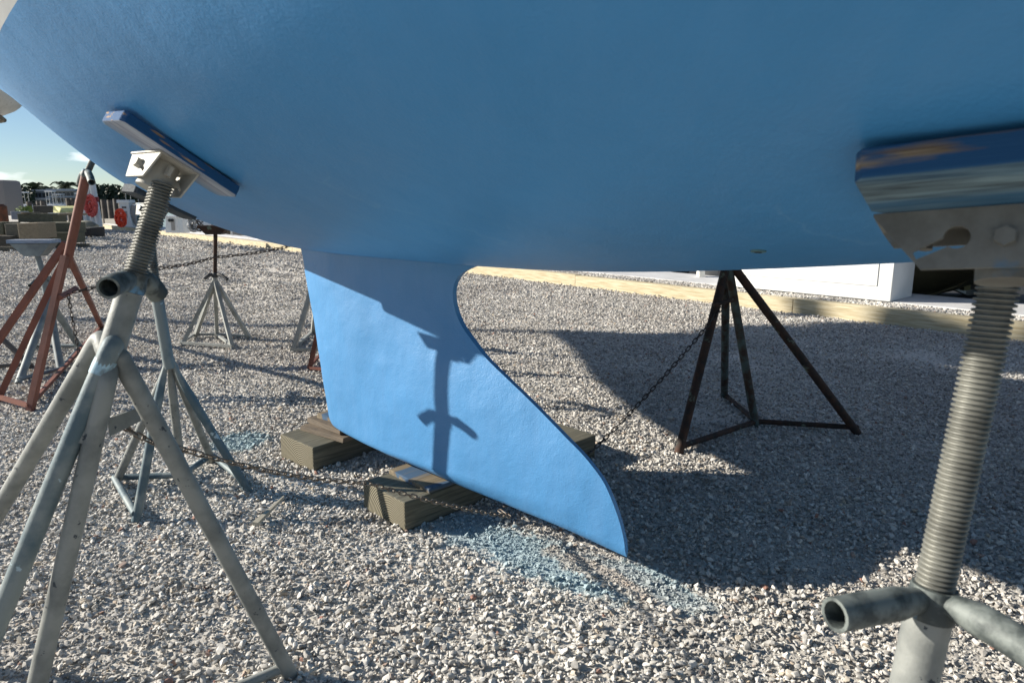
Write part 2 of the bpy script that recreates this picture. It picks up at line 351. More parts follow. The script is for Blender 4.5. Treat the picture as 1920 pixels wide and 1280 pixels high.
# loose stones lying over the yard: nobody could count them
def build_gravel():
    col = D.collections.new('stone_shapes'); rs = random.Random(3)
    for k in range(12):
        bm = bmesh.new(); ax = (1.05, rs.uniform(.6, 1), rs.uniform(.42, .75))
        for i in range(13 if k % 2 else 26):
            q = V((rs.gauss(0, 1), rs.gauss(0, 1), rs.gauss(0, 1))).normalized()*rs.uniform(.86, 1.1)
            bm.verts.new((q.x*ax[0]*.5, q.y*ax[1]*.5, q.z*ax[2]*.5))
        r = bmesh.ops.convex_hull(bm, input=bm.verts)
        bmesh.ops.delete(bm, geom=[g for g in r['geom_interior'] if isinstance(g, bmesh.types.BMVert)], context='VERTS')
        me = D.meshes.new('stone'); bm.to_mesh(me); bm.free(); me.materials.append(smat)
        me.polygons.foreach_set('use_smooth', [True]*len(me.polygons)); me.set_sharp_from_angle(angle=math.radians(34))
        col.objects.link(D.objects.new('stone', me))
    rng = np.random.default_rng(5); pts = []; scl = []
    def cell(x0, x1, y0, y1, dens, smin, smax, test=None, zb=0.0, useR=True):
        N = int((x1-x0)*(y1-y0)*dens); X = rng.uniform(x0, x1, N); Y = rng.uniform(y0, y1, N); S = smin+(smax*1.12-smin)*rng.beta(1.15, 3.6, N); R = rng.random(N); Q = rng.random(N)
        for x, y, s_, r, q in zip(X.tolist(), Y.tolist(), S.tolist(), R.tolist(), Q.tolist()):
            if test and not test(x, y): continue
            dd = dust(x, y) if y < 6 else 0
            if dd > 0:
                if r < dd*.97: 
                    if r < dd*.72: continue
                    s_ = .008+.006*q
            pts.append((x, y, (relief(x, y) if useR else 0)+zb+s_*(.0+.75*q*q))); scl.append(s_)
    kerb_side = lambda x, y: (x-K0.x)*KN.x+(y-K0.y)*KN.y < -0.02
    def band(y0, y1, dens, a, b, m_=.35):
        # keep to what the photograph's surroundings can see, with a margin
        cell(-.86*y1-.5, .86*y1+.5, y0, y1, dens, a, b, lambda x, y: kerb_side(x, y) and abs(x) < .86*y+.5)
    band(.9, 1.6, 1300, .014, .036)
    band(1.6, 2.2, 8200, .008, .034); band(2.2, 3.0, 7600, .008, .032); band(3.0, 4.0, 6000, .009, .032); band(4.0, 5.2, 4400, .011, .032)
    band(5.2, 7.0, 3000, .014, .034); band(7.0, 9.5, 2000, .016, .038); band(9.5, 13.0, 1000, .022, .046); band(13, 19, 360, .03, .07); band(19, 34, 70, .05, .11)
    # fine chips where the sanding dust lies
    N = 210000; X = rng.uniform(-2.6, 2.8, N); Y = rng.uniform(1.4, 3.6, N); S = rng.uniform(.003, .010, N); R_ = rng.random(N)
    for x, y, s_, r in zip(X.tolist(), Y.tolist(), S.tolist(), R_.tolist()):
        if abs(x) < .86*y+.2 and r < dust(x, y)*.7+.10: pts.append((x, y, relief(x, y)+s_*.2)); scl.append(s_)
    # the strip of stones between kerb and slab
    N = 36000; U = rng.uniform(-5, 14, N); Dn = rng.uniform(.15, .45, N); S = rng.uniform(.018, .042, N); Q = rng.random(N)
    for u, d, s_, q in zip(U, Dn, S, Q):
        p = K0+KD*float(u)+KN*float(d); pts.append((p.x, p.y, .168+float(s_)*(.1+.35*float(q)))); scl.append(float(s_))
    me = D.meshes.new('gravel'); me.from_pydata(pts, [], [])
    at = me.attributes.new('size', 'FLOAT', 'POINT'); at.data.foreach_set('value', scl)
    ob = D.objects.new('crushed_gravel', me); scene.collection.objects.link(ob); me.materials.append(smat)
    tag(ob, kind='stuff')
    ng = D.node_groups.new('scatter', 'GeometryNodeTree')
    ng.interface.new_socket('Geometry', in_out='INPUT', socket_type='NodeSocketGeometry'); ng.interface.new_socket('Geometry', in_out='OUTPUT', socket_type='NodeSocketGeometry')
    N_ = ng.nodes; gi = N_.new('NodeGroupInput'); go = N_.new('NodeGroupOutput')
    ci = N_.new('GeometryNodeCollectionInfo'); ci.inputs['Collection'].default_value = col; ci.inputs['Separate Children'].default_value = True; ci.inputs['Reset Children'].default_value = True
    ip = N_.new('GeometryNodeInstanceOnPoints'); ip.inputs['Pick Instance'].default_value = True
    rv = N_.new('FunctionNodeRandomValue'); rv.data_type = 'FLOAT_VECTOR'; rv.inputs[0].default_value = (-.8, -.8, 0); rv.inputs[1].default_value = (.8, .8, 6.28)
    na = N_.new('GeometryNodeInputNamedAttribute'); na.data_type = 'FLOAT'; na.inputs['Name'].default_value = 'size'
    k = ng.links
    k.new(gi.outputs[0], ip.inputs['Points']); k.new(ci.outputs[0], ip.inputs['Instance']); k.new(rv.outputs['Value'], ip.inputs['Rotation']); k.new(na.outputs['Attribute'], ip.inputs['Scale']); k.new(ip.outputs[0], go.inputs[0])
    md = ob.modifiers.new('scatter', 'NODES'); md.node_group = ng
    print('stones', len(pts))
build_gravel()

# ------------------------------------------------------------------ quay: kerb, slab, seawall, water
def kp(u, d, z=0): return K0+KD*u+KN*d+Z*z
kb = empty('timber_kerb', kp(0, .07), 'long pale pine kerb of end to end beams edging the gravel before the concrete quay', 'kerb')
rk = random.Random(4); u = -6.3
joints = []
KANG = frame(KD, KN, Z)
u0_joint = (G(1068, 538)-K0).dot(KD)
u = u0_joint-3.66*3
while u < 40:
    l = 3.66; mb = MB(); dz = rk.uniform(-.006, .006)
    c = kp(u+l/2, .07+rk.uniform(-.005, .005), .08+dz)
    mb.box(c, KD*(l/2-.004), KN*.07, Z*.10)
    mb.build('beam', kerbm, kb, bevel=.006, origin=c, rot=KANG); u += l
bk = MB(); bk.add([kp(-60, .142, .168), kp(60, .142, .168), kp(60, .448, .168), kp(-60, .448, .168), kp(-60, .142, -.3), kp(60, .142, -.3), kp(60, .448, -.3), kp(-60, .448, -.3)], [(0, 1, 2, 3), (4, 7, 6, 5), (0, 4, 5, 1), (1, 5, 6, 2), (2, 6, 7, 3), (3, 7, 4, 0)])
tag(bk.build('gravel_strip', gmat), kind='structure')
conc = mat('quay_concrete', (.56, .56, .56), .85, 0, (.46, .46, .455), 3, (.35, .65), .002, 60, 6, (.38, .38, .37), 9, (.62, .7), coords='Object')
for i in range(14):
    a = -12+i*4.0; mb = MB(); c = kp(a+2, .45+.5, -.05); mb.box(c, KD*1.992, KN*.5, Z*.25); tag(mb.build('concrete_slab', conc, bevel=.008, origin=c, rot=KANG), kind='structure')
watm = mat('harbour_water', (.012, .022, .025), .12, 0, bump=.03, bscale=1.5, bdet=4, spec=.5)
mb = MB(); mb.add([kp(-400, 1.4, -.75), kp(900, 1.4, -.75), kp(900, 900, -.75), kp(-400, 900, -.75)], [(0, 1, 2, 3)]); tag(mb.build('water', watm, fixn=False), kind='structure')
mb = MB(); mb.box(kp(200, 1.47, -.6), KD*330, KN*.05, Z*.5); tag(mb.build('seawall', conc), kind='structure')

# ------------------------------------------------------------------ the sailboat
def paint_mat(name, col, orange=.0007, tone=None):
    m = D.materials.new(name); m.use_nodes = True; t = m.node_tree; n = t.nodes; l = t.links; b = n['Principled BSDF']
    b.inputs['Roughness'].default_value = .42; b.inputs['Specular IOR Level'].default_value = .45
    geo = n.new('ShaderNodeTexCoord')
    def nzf(sc, det=4, rg=.6, st=None):
        q = n.new('ShaderNodeTexNoise'); q.inputs['Scale'].default_value = sc; q.inputs['Detail'].default_value = det; q.inputs['Roughness'].default_value = rg
        if st:
            mm = n.new('ShaderNodeMapping'); mm.inputs['Scale'].default_value = st; l.new(geo.outputs['Object'], mm.inputs[0]); l.new(mm.outputs[0], q.inputs['Vector'])
        else: l.new(geo.outputs['Object'], q.inputs['Vector'])
        return q
    q = nzf(1.4, 6); c = n.new('ShaderNodeValToRGB'); c.color_ramp.elements[0].position = .3; c.color_ramp.elements[1].position = .7
    c.color_ramp.elements[0].color = (*[k*.88 for k in col], 1); c.color_ramp.elements[1].color = (*[min(1, k*1.07) for k in col], 1); l.new(q.outputs['Fac'], c.inputs[0])
    q5 = nzf(3, 8, .7, (6, 1, .6)); c5 = n.new('ShaderNodeValToRGB'); c5.color_ramp.elements[0].position = .45; c5.color_ramp.elements[1].position = .75; l.new(q5.outputs['Fac'], c5.inputs[0])
    c5.color_ramp.elements[1].color = (.25, .25, .25, 1)
    x = n.new('ShaderNodeMixRGB'); l.new(c5.outputs[0], x.inputs[0]); l.new(c.outputs[0], x.inputs[1]); x.inputs[2].default_value = (col[0]*1.5+.02, col[1]*1.15, col[2]*1.05, 1)
    # sparse scuffs
    vo = n.new('ShaderNodeTexVoronoi'); vo.feature = 'DISTANCE_TO_EDGE'; vo.inputs['Scale'].default_value = .9
    q6 = nzf(3.0, 4); vm = n.new('ShaderNodeMixRGB'); vm.inputs[0].default_value = .25; l.new(geo.outputs['Object'], vm.inputs[1]); l.new(q6.outputs['Color'], vm.inputs[2]); l.new(vm.outputs[0], vo.inputs['Vector'])
    c6 = n.new('ShaderNodeValToRGB'); c6.color_ramp.elements[0].position = .0; c6.color_ramp.elements[0].color = (.10, .10, .10, 1); c6.color_ramp.elements[1].position = .003; c6.color_ramp.elements[1].color = (0, 0, 0, 1); l.new(vo.outputs['Distance'], c6.inputs[0])
    q7 = nzf(1.1, 2); c7 = n.new('ShaderNodeValToRGB'); c7.color_ramp.elements[0].position = .52; c7.color_ramp.elements[1].position = .6; l.new(q7.outputs['Fac'], c7.inputs[0])
    mu = n.new('ShaderNodeMixRGB'); mu.blend_type = 'MULTIPLY'; mu.inputs[0].default_value = 1; l.new(c6.outputs[0], mu.inputs[1]); l.new(c7.outputs[0], mu.inputs[2])
    x2 = n.new('ShaderNodeMixRGB'); l.new(mu.outputs[0], x2.inputs[0]); l.new(x.outputs[0], x2.inputs[1]); x2.inputs[2].default_value = (.35, .5, .62, 1)
    l.new(x2.outputs[0], b.inputs['Base Color'])
    q2 = nzf(190, 3, .5); q3 = nzf(7, 5, .55)
    a = n.new('ShaderNodeMath'); a.operation = 'MULTIPLY_ADD'; a.inputs[1].default_value = 7; l.new(q3.outputs['Fac'], a.inputs[0]); l.new(q2.outputs['Fac'], a.inputs[2])
    bp = n.new('ShaderNodeBump'); bp.inputs['Distance'].default_value = orange; l.new(a.outputs[0], bp.inputs['Height']); l.new(bp.outputs[0], b.inputs['Normal'])
    return m
BLUE = (.070, .235, .47)
hullm = paint_mat('blue_bottom_paint', (.045, .215, .46), .0006); hullm.node_tree.nodes['Principled BSDF'].inputs['Specular IOR Level'].default_value = .30; keelm = paint_mat('blue_keel_paint', BLUE, .0009)
topm = mat('dull_white_gelcoat', (.50, .52, .52), .35, 0, (.42, .44, .45), 4, (.4, .6), .0003, 20)
boat = empty('sailboat', C0, 'blue bottomed sailboat standing ashore on its fin keel and jack stands', 'sailboat')
WL = 1.66
def section(s, sgn, top):
    """points of one half section between keel line and sheer, split at the paint line"""
    B = itp(s, BB); W_ = itp(s, WW); S_ = itp(s, SH); low = []; up = []
    K = itp(s, KK); wl = 1.637+(.0625*(1.74-s) if s < 1.95 else -.013+.16*(s-1.95))
    def bz(z):   # half breadth at height z below W
        t = max(0, min(1, (W_-z)/(W_-K))); return B*(max(0, 1-t*t))**(1/max(1.05, itp(s, MM)))
    zt = min(max(wl, K+.001), W_)
    bw = bz(zt)
    N = 26
    for i in range(N+1):
        b_ = bw*math.sin(i/N*math.pi/2)if False else bw*i/N
        low.append(HP(s, sgn*b_))
    for i in range(13):
        z = zt+(W_-zt)*i/12; up.append(C0+EF*s+EB*(sgn*bz(z))+Z*z)
    for i in range(1, 6):
        z = W_+(S_-W_)*i/5; up.append(C0+EF*s+EB*(sgn*B*(1+.0*i))+Z*z)
    return low, up
stn = [-5+i*.1 for i in range(149)]
for nm, idx, mt_ in (('hull', 0, hullm), ('topside', 1, topm)):
    mb = MB()
    for sgn in (1, -1):
        rows = [section(s, sgn, 0)[idx] for s in stn]
        if nm == 'hull': rows = [r for r, s in zip(rows, stn)]
        v = [p for r in rows for p in r]; n = len(rows[0]); f = []
        for i in range(len(rows)-1):
            for j in range(n-1): f.append((i*n+j, i*n+j+1, (i+1)*n+j+1, (i+1)*n+j))
        mb.add(v, f)
    o = mb.build(nm, mt_, boat, smooth=True, fixn=False)
    bm = bmesh.new(); bm.from_mesh(o.data); bmesh.ops.remove_doubles(bm, verts=bm.verts, dist=.0015); bmesh.ops.recalc_face_normals(bm, faces=bm.faces); bm.to_mesh(o.data); bm.free()
    o.data.polygons.foreach_set('use_smooth', [True]*len(o.data.polygons))
mb = MB()
v = []; f = []
for s in stn:
    for sgn in (-1, 1): v.append(C0+EF*s+EB*(sgn*(itp(s, BB)-.002))+Z*(itp(s, SH)-.01))
for i in range(len(stn)-1): f.append((2*i, 2*i+1, 2*i+3, 2*i+2))
mb.add(v, f)
a, b_ = section(-5, 1, 0); c, d_ = section(-5, -1, 0)
pl = list(reversed(d_))+list(reversed(c))+a[1:]+b_; mb.add(pl, [tuple(range(len(pl)))])
mb.build('deck', topm, boat, fixn=False)

# keel: outline read off the photograph in the boat's own centre plane
def ks(x, y):
    p = onplane(x, y, C0, EB); return ((p-C0).dot(EF), p.z)
fr = [ks(646, 803), ks(628, 795), ks(621, 781), ks(616, 745), ks(606, 680), ks(594, 600), ks(582, 530), ks(574, 485), ks(568, 458)]
af = [ks(1176, 1044), ks(1177, 1034), ks(1171, 1000), ks(1158, 955), ks(1138, 905), ks(1105, 860), ks(1000, 753), ks(912, 668), ks(868, 610), ks(855, 578), ks(851, 548), ks(855, 528), ks(866, 512), ks(885, 502)]
fr.append((fr[-1][0]+.03, fr[-1][1]+.14)); af += [(af[-1][0]-.10, af[-1][1]+.03), (af[-1][0]-.2, af[-1][1]+.14)]
def resample(pl, n):
    d = [0]
    for i in range(1, len(pl)): d.append(d[-1]+math.dist(pl[i-1], pl[i]))
    out = []
    for k in range(n):
        t = d[-1]*k/(n-1); i = 0
        while i < len(pl)-2 and d[i+1] < t: i += 1
        u_ = (t-d[i])/(d[i+1]-d[i]); out.append((pl[i][0]+(pl[i+1][0]-pl[i][0])*u_, pl[i][1]+(pl[i+1][1]-pl[i][1])*u_))
    return out
NV, NU = 70, 60
FR, AF = resample(fr, NV), resample(af, NV)
def smooth1(pl, it=3):
    for _ in range(it): pl = [pl[0]]+[((pl[i-1][0]+2*pl[i][0]+pl[i+1][0])/4, (pl[i-1][1]+2*pl[i][1]+pl[i+1][1])/4) for i in range(1, len(pl)-1)]+[pl[-1]]
    return pl
FR, AF = smooth1(FR), smooth1(AF)
mb = MB()
for sgn in (1, -1):
    v = []; f = []
    for j in range(NV):
        vv = j/(NV-1)
        for i in range(NU+1):
            u_ = .5-.5*math.cos(math.pi*i/NU)
            s_ = FR[j][0]+(AF[j][0]-FR[j][0])*u_; z_ = FR[j][1]+(AF[j][1]-FR[j][1])*u_
            t_ = .085*(min(1, (u_/.30))**.5 if u_ < .3 else 1)*(1 if u_ < .4 else max(0, 1-((u_-.4)/.6)**1.7))
            t_ = t_*(min(1, vv/.07)**.45 if vv < .07 else 1)
            t_ = max(t_, 0)+ (.010 if 0 < i < NU and j > 0 else 0)
            dn = .004*noise.noise(V((s_*3, z_*4, sgn*3)))+.0022*noise.noise(V((s_*11, z_*11, sgn)))
            e_ = 1 if (0 < i < NU and 0 < j) else 0
            v.append(C0+EF*s_+EB*(sgn*(t_+dn*e_))+Z*z_)
    for j in range(NV-1):
        for i in range(NU):
            q = (j*(NU+1)+i, j*(NU+1)+i+1, (j+1)*(NU+1)+i+1, (j+1)*(NU+1)+i)
            f.append(q if sgn > 0 else tuple(reversed(q)))
    mb.add(v, f)
o = mb.build('keel', keelm, boat, fixn=False)
bm = bmesh.new(); bm.from_mesh(o.data); bmesh.ops.remove_doubles(bm, verts=bm.verts, dist=.0004); bmesh.ops.recalc_face_normals(bm, faces=bm.faces); bm.to_mesh(o.data); bm.free()
o.data.polygons.foreach_set('use_smooth', [True]*len(o.data.polygons)); o.data.set_sharp_from_angle(angle=math.radians(55))
# small bronze through-hull fitting
def hull_hit(x, y):
    r = ray(x, y); t = .3
    while t < 12:
        p = V((0, 0, EYE))+r*t; q = p-C0; s_, b_ = q.dot(EF), q.dot(EB)
        if -5 < s_ < 9 and abs(b_) < itp(s_, BB) and p.z > hullz(s_, b_): return s_, b_
        t += .002
mb = MB(); s_, b__ = hull_hit(1422, 470)
nn = hnormal(s_, b__); p = HP(s_, b__); mb.tube([p-nn*.002, p+nn*.002, p+nn*.003], [.014, .014, .011], 20); mb.tube([p+nn*.003, p+nn*.0034], [.007, .007], 12, m=1)
mb.build('through_hull_fitting', [mat('painted_bronze', (.10, .20, .22), .4, .5), darkhole], boat)

# ------------------------------------------------------------------ keel blocking
def block(name, label, c, along, length, width, height, z0, mt_, bevel=.006, cat='timber block', jit=.003, group=None, tilt=0):
    along = along.normalized(); ac = Z.cross(along); cc = V((c.x, c.y, z0+height/2)); mb = MB()
    mb.box(cc, along*length/2, ac*width/2, Z*height/2, jit=jit)
    R = Matrix((ac, along, Z)).transposed()
    if tilt: pass
    o = mb.build(name, [mt_, endg] if height > .08 else mt_, None, bevel=bevel, origin=cc, rot=R)
    if height > .08:
        for pg in o.data.polygons: pg.material_index = 1 if abs(pg.normal.y) > .8 else 0
    return tag(o, label, cat, group)
pa, pb = G(530, 855), G(587, 885); dirb = -EB
w1 = (pa-pb).length
c1 = (pa+pb)/2+dirb*.46
block('timber_block', 'thick grey timber block under the forward end of the keel, below plywood shims', c1, dirb, .92, .30, .125, 0, timber, group='timbers blocking up the keel')
q0 = G(640, 822, .125)
for i, (dx, dy, rot_, hh, mt_, lb) in enumerate([(0, 0, .10, .024, ply, 'lowest plywood shim on the forward keel block'), (.015, -.01, -.05, .024, ply, 'middle plywood shim on the forward keel block'), (.04, .01, .06, .024, timber_blue, 'blue spattered top shim under the forward keel corner')]):
    dd = Matrix.Rotation(rot_, 3, 'Z') @ dirb
    block('shim_board', lb, V((c1.x, c1.y, 0))-dirb*(.13-dx)-EF*(.02+dy), dd, .42-.05*i, .34-.02*i, hh, .126+i*.0245, mt_, .002, 'shim', .003)
pa, pb = G(683, 955), G(760, 995); d2 = V((.72, .69, 0)).normalized()
c2 = (pa+pb)/2+d2*.60
block('timber_block', 'big weathered timber block with growth rings under the middle of the keel', c2, d2, 1.2, .31, .125, 0, timber, group='timbers blocking up the keel')
block('shim_board', 'wide blue stained board lying on the nearer keel block', (pa+pb)/2+d2*(.13+.31), d2, .62, .295, .022, .126, timber_blue, .003, 'board')
# splinter of wood lying on the stones
p1, p2 = G(478, 985, .02), G(532, 934, .03)
mb = MB(); d = (p2-p1); sdv = Z.cross(d).normalized()
mb.add([p1-sdv*.014, p1+sdv*.010, p2+sdv*.002, p2-sdv*.003, p1-sdv*.014+Z*.014, p1+sdv*.010+Z*.016, p2+sdv*.002+Z*.012, p2-sdv*.003+Z*.012], [(0, 1, 2, 3), (7, 6, 5, 4), (0, 4, 5, 1), (1, 5, 6, 2), (2, 6, 7, 3), (3, 7, 4, 0)])
tag(mb.build('wood_splinter', mat('pale_splinter', (.36, .33, .26), .8, 0, (.25, .22, .17), 20)), 'thin pale splinter of wood lying on the gravel', 'splinter')

# ------------------------------------------------------------------ jack stands
def screw(name, p0, p1, r, pitch, parent, mt_, seg=20):
    ax = (p1-p0); Ln = ax.length; ax.normalize(); u_ = ax.orthogonal().normalized(); v_ = ax.cross(u_)
    prof = [(0, .80), (.20, .80), (.36, .97), (.5, 1.0), (.64, 1.0), (.80, .97)]
    k = len(prof); turns = int(Ln/pitch); rings = []
    vs_ = []; fs = []
    for t in range(turns*k+1):
        h0, rr = prof[t % k]; base = t//k+h0
        for g in range(seg+1 if False else seg):
            vs_.append(None)
    # helical sheet: rows follow the profile, columns follow the angle with the pitch added
    vs_ = []
    R_ = turns*k+1
    for t in range(R_):
        h0, rr = prof[t % k]; base = (t//k)+h0
        for g in range(seg+1):
            a = 2*math.pi*g/seg; hgt = (base+g/seg)*pitch; hgt = min(max(hgt, 0), Ln)
            vs_.append(p0+ax*hgt+(u_*math.cos(a)+v_*math.sin(a))*(r*rr))
    for t in range(R_-1):
        for g in range(seg):
            fs.append((t*(seg+1)+g, t*(seg+1)+g+1, (t+1)*(seg+1)+g+1, (t+1)*(seg+1)+g))
    mb = MB(); mb.add(vs_, fs); mb.tube([p0-ax*.03, p1], r*.78, 12)
    return mb.build(name, mt_, parent, smooth=True, fixn=True)
def pipe_arm(mb, pts, r, seg=16, inner=.78):
    """bent pipe with an open, hollow end at the last point"""
    mb.tube(pts, r, seg, cap=False)
    p, q = V(pts[-1]), V(pts[-2]); d = (p-q).normalized()
    u_ = d.orthogonal().normalized(); v_ = d.cross(u_)
    ring = lambda c, rr: [c+(u_*math.cos(2*math.pi*k/seg)+v_*math.sin(2*math.pi*k/seg))*rr for k in range(seg)]
    a, b, c = ring(p, r if not isinstance(r, (list, tuple)) else r[-1], ), ring(p, (r if not isinstance(r, (list, tuple)) else r[-1])*inner), ring(p-d*.07, (r if not isinstance(r, (list, tuple)) else r[-1])*inner)
    fs = [(k, (k+1) % seg, seg+(k+1) % seg, seg+k) for k in range(seg)]+[(seg+k, seg+(k+1) % seg, 2*seg+(k+1) % seg, 2*seg+k) for k in range(seg)]+[tuple(2*seg+k for k in range(seg))]
    mb.add(a+b+c, fs)
def bez(a, b, c, n=8): return [a*(1-t)**2+b*2*t*(1-t)+c*t*t for t in [i/n for i in range(n+1)]]
def bracket(parent, c, n, la, ln=.20, wd=.085, dp=.06, mt_=None, th=.004, back=0):
    """steel channel clamped under the pad: flange plus two webs with keyhole slots. n points away from the hull, la along the channel"""
    la = (la-n*la.dot(n)).normalized(); wa = n.cross(la)
    mb = MB(); mb.box(c+n*th/2, la*ln/2, wa*wd/2, n*th/2)
    for sg in (-1, 1):
        o_ = c+wa*(sg*(wd/2-th))+n*th
        if sg == back:
            mb.prism([(-ln/2, 0), (ln/2, 0), (ln*.45, dp*.3), (-ln*.45, dp*.3)], [], o_, la, n, wa*th); continue
        poly = [(-ln/2, 0), (ln/2, 0), (ln*.30, dp), (-ln*.30, dp)]
        ky, kr = dp*.45, dp*.20
        holes = []
        for s2 in ((-1,) if ln < .17 else (-1, 1)):
            cx = s2*ln*(.0 if ln < .17 else .17); hol = []
            a0 = math.atan2(dp*.30, s2*dp*.62)
            for k in range(15):
                a = a0+.45+(2*math.pi-.9)*k/14; hol.append((cx+kr*math.cos(a), ky+kr*math.sin(a)))
            ex, ey = cx+s2*dp*.62, ky+dp*.30
            pe = V((-math.sin(a0), math.cos(a0)))*kr*.36
            # slot end
            hol += [(ex-pe.x*1.0, ey-pe.y*1.0), (ex+pe.x*1.0, ey+pe.y*1.0)]
            holes.append(hol)
        mb.prism(poly, holes, o_, la, n, wa*th)
    o = mb.build('bracket', mt_, parent)
    mb = MB(); mb.tube([c+n*.004, c+n*(dp+.012)], wd*.36, 16); mb.build('socket', mt_, parent, smooth=True)
    for k, (x_, y_) in enumerate([(0, .55), (-.30, .22), (.30, .22)]):
        mb = MB(); p = c+la*(x_*ln)+n*(dp*y_)
        if k == 0: mb.tube([p-wa*(wd/2+.008), p+wa*(wd/2+.008)], .011, 6)
        else: mb.tube([p+n*0, p+n*.022], .008, 6)
        mb.build('bolt', mt_, parent)
def pad(parent, c, n, la, ln, wd, th, mats, flange_gap=0):
    """plank between hull and bracket; c is the centre of the face away from the hull"""
    la = (la-n*la.dot(n)).normalized(); wa = n.cross(la); mb = MB(); cc = c-n*th/2
    ch = .012
    # chamfered outline
    xs, ys = ln/2, wd/2
    pl = [(-xs+ch, -ys), (xs-ch*1.4, -ys), (xs, -ys+ch), (xs, ys-ch*1.6), (xs-ch, ys), (-xs+ch*.7, ys), (-xs, ys-ch), (-xs, -ys+ch)]
    mb.prism(pl, [], c-n*th, la, wa, n*th)
    for i in range(len(mb.mi)): mb.mi[i] = 0 if i < 12 and i >= 6 else 1
    o = mb.build('pad', mats, parent, bevel=.003, origin=cc, rot=Matrix((la, wa, n)).transposed())
    # material by facing
    for pgn in o.data.polygons: pgn.material_index = 0 if abs(pgn.normal.z) > .9 else 1
    return o

def stand(name, label, group, base_pts, collar, neck, top, feet, r_post, r_leg, r_scr, mpost, mleg, mscr, arms, round_leg=True, bars=((0, 1), (1, 2), (2, 3), (3, 0)), bend=.25, leg_tops=None, thread=True, mhandle=None, seg=14, leg_mats=None, bar_r=None, bar_mat=None, arm_r=None, leg_paths=None):
    """collar/neck/top: points on the axis (top of post, bottom of post, upper end of the screw)"""
    c = sum(feet, V((0, 0, 0)))/len(feet)
    t = empty(name, V((c.x, c.y, 0)), label, 'jack stand', group)
    ax = (collar-neck).normalized()
    mb = MB(); mb.tube([neck, neck+(collar-neck)*.5, collar-ax*.005], r_post, seg+4); mb.build('post', mpost, t, smooth=True)
    for i, f_ in enumerate(feet):
        s0 = leg_tops[i] if leg_tops else neck+ax*.05
        kn = s0-ax*bend*(s0-V((s0.x, s0.y, 0))).length*.45+(V((f_.x, f_.y, 0))-V((s0.x, s0.y, 0)))*bend*.12
        path = bez(s0, kn, kn+(f_-kn)*.30, 6)+[kn+(f_-kn)*.65, f_]
        if leg_paths:
            path = [V(q) for q in leg_paths[i]]
            pp = [path[0]]
            for q in range(1, len(path)-1):
                a_, b_, c_ = path[q-1], path[q], path[q+1]; m1 = b_.lerp(a_, .35); m2 = b_.lerp(c_, .35); pp += bez(m1, b_, m2, 5)
            path = pp+[path[-1]]
        mb = MB(); mt_ = leg_mats[i] if leg_mats else mleg
        if leg_paths: mb.tube(path, [r_leg*min(1, .5+.5*q/4) for q in range(len(path))], seg)
        elif round_leg: mb.tube(path, r_leg, seg)
        else: mb.tube([s0, f_], r_leg*1.25, 4, twist=math.pi/4)
        mb.build('leg', mt_, t, smooth=round_leg)
    for a, b in bars:
        pa, pb = feet[a]+Z*.035, feet[b]+Z*.035
        mb = MB()
        if round_leg: mb.tube([pa, pb], (bar_r or r_leg*.62), 10)
        else: mb.tube([pa, pb], (bar_r or r_leg*1.0), 4, twist=math.pi/4)
        mb.build('base_bar', bar_mat or mleg, t, smooth=round_leg)
    if thread: screw('screw', collar, top, r_scr, .0072 if r_scr > .02 else .007, t, mscr, 18)
    else:
        mb = MB(); mb.tube([collar, top], r_scr, 10); mb.build('screw', mscr, t, smooth=True)
    if arms:
        mb = MB(); hr = arm_r or r_post*.78
        mb.tube([collar-ax*.004, collar+ax*.008, collar+ax*.034, collar+ax*.040], [r_post*1.08, r_post*1.12, r_post*.98, r_scr*1.15], 20)
        for e in arms:
            st = collar+ax*.022; d = e-st; md = st+V((d.x, d.y, 0))*.52+Z*(.010)
            path = bez(st, md, e, 8); pipe_arm(mb, path, [hr*.62, hr*.72, hr*.85]+[hr]*6, 16)
        mb.build('handle', mhandle or handlem, t, smooth=True)
    return t
G3 = 'steel jack stands propping the blue sailboat'
# near left stand
ax1 = (A(308, 330, 1.575)-A(246, 545, 1.50))
col1 = A(244, 545, 1.50); top1 = A(305, 345, 1.57); ax1 = (top1-col1).normalized()
neck1 = col1-ax1*.34
f1 = [G(545, 1266), G(20, 1500), G(-165, 1560), G(-168, 1236)]
ax_ = (top1-col1).normalized()
def legpath(k, way, foot):
    w0 = way[0]; c_ = col1-ax_*(k+.08); off = (w0-c_); off = (off-ax_*off.dot(ax_)).normalized()*.016
    return [col1-ax_*(k-.02)+off*.2, col1-ax_*(k+.08)+off*.8]+way+[foot]
lp1 = [[A(213, 648, 1.45).lerp(f1[0], t_) for t_ in (0, .02, .05, .08, .12, .5, 1)], legpath(.12, [A(206, 690, 1.42)], f1[1]), legpath(.06, [A(214, 640, 1.44), A(172, 735, 1.41)], f1[2]), legpath(.07, [A(190, 628, 1.50), A(150, 700, 1.52)], f1[3])]
lt1 = [col1-ax1*.24, col1-ax1*.20, col1-ax1*.10, col1-ax1*.13]
lt1[1] += V((.0, -.015, 0)); lt1[2] += V((-.02, -.02, 0)); lt1[3] += V((-.03, .01, 0)); lt1[0] += V((.02, .0, 0))
s1 = stand('jack_stand', 'large galvanised jack stand at left nearest the camera, with a chain hooked to its brace', G3, None, col1, neck1, top1, f1, .0270, .0208, .0250, galv, galv, screwm,
           [A(203, 540, 1.385), A(296, 552, 1.60)], leg_tops=lt1, bend=.5, seg=18, leg_mats=[galv, galv, galv2, galv], bars=((0, 1), (1, 2), (2, 3)), arm_r=.0235, leg_paths=lp1, bar_r=.014)
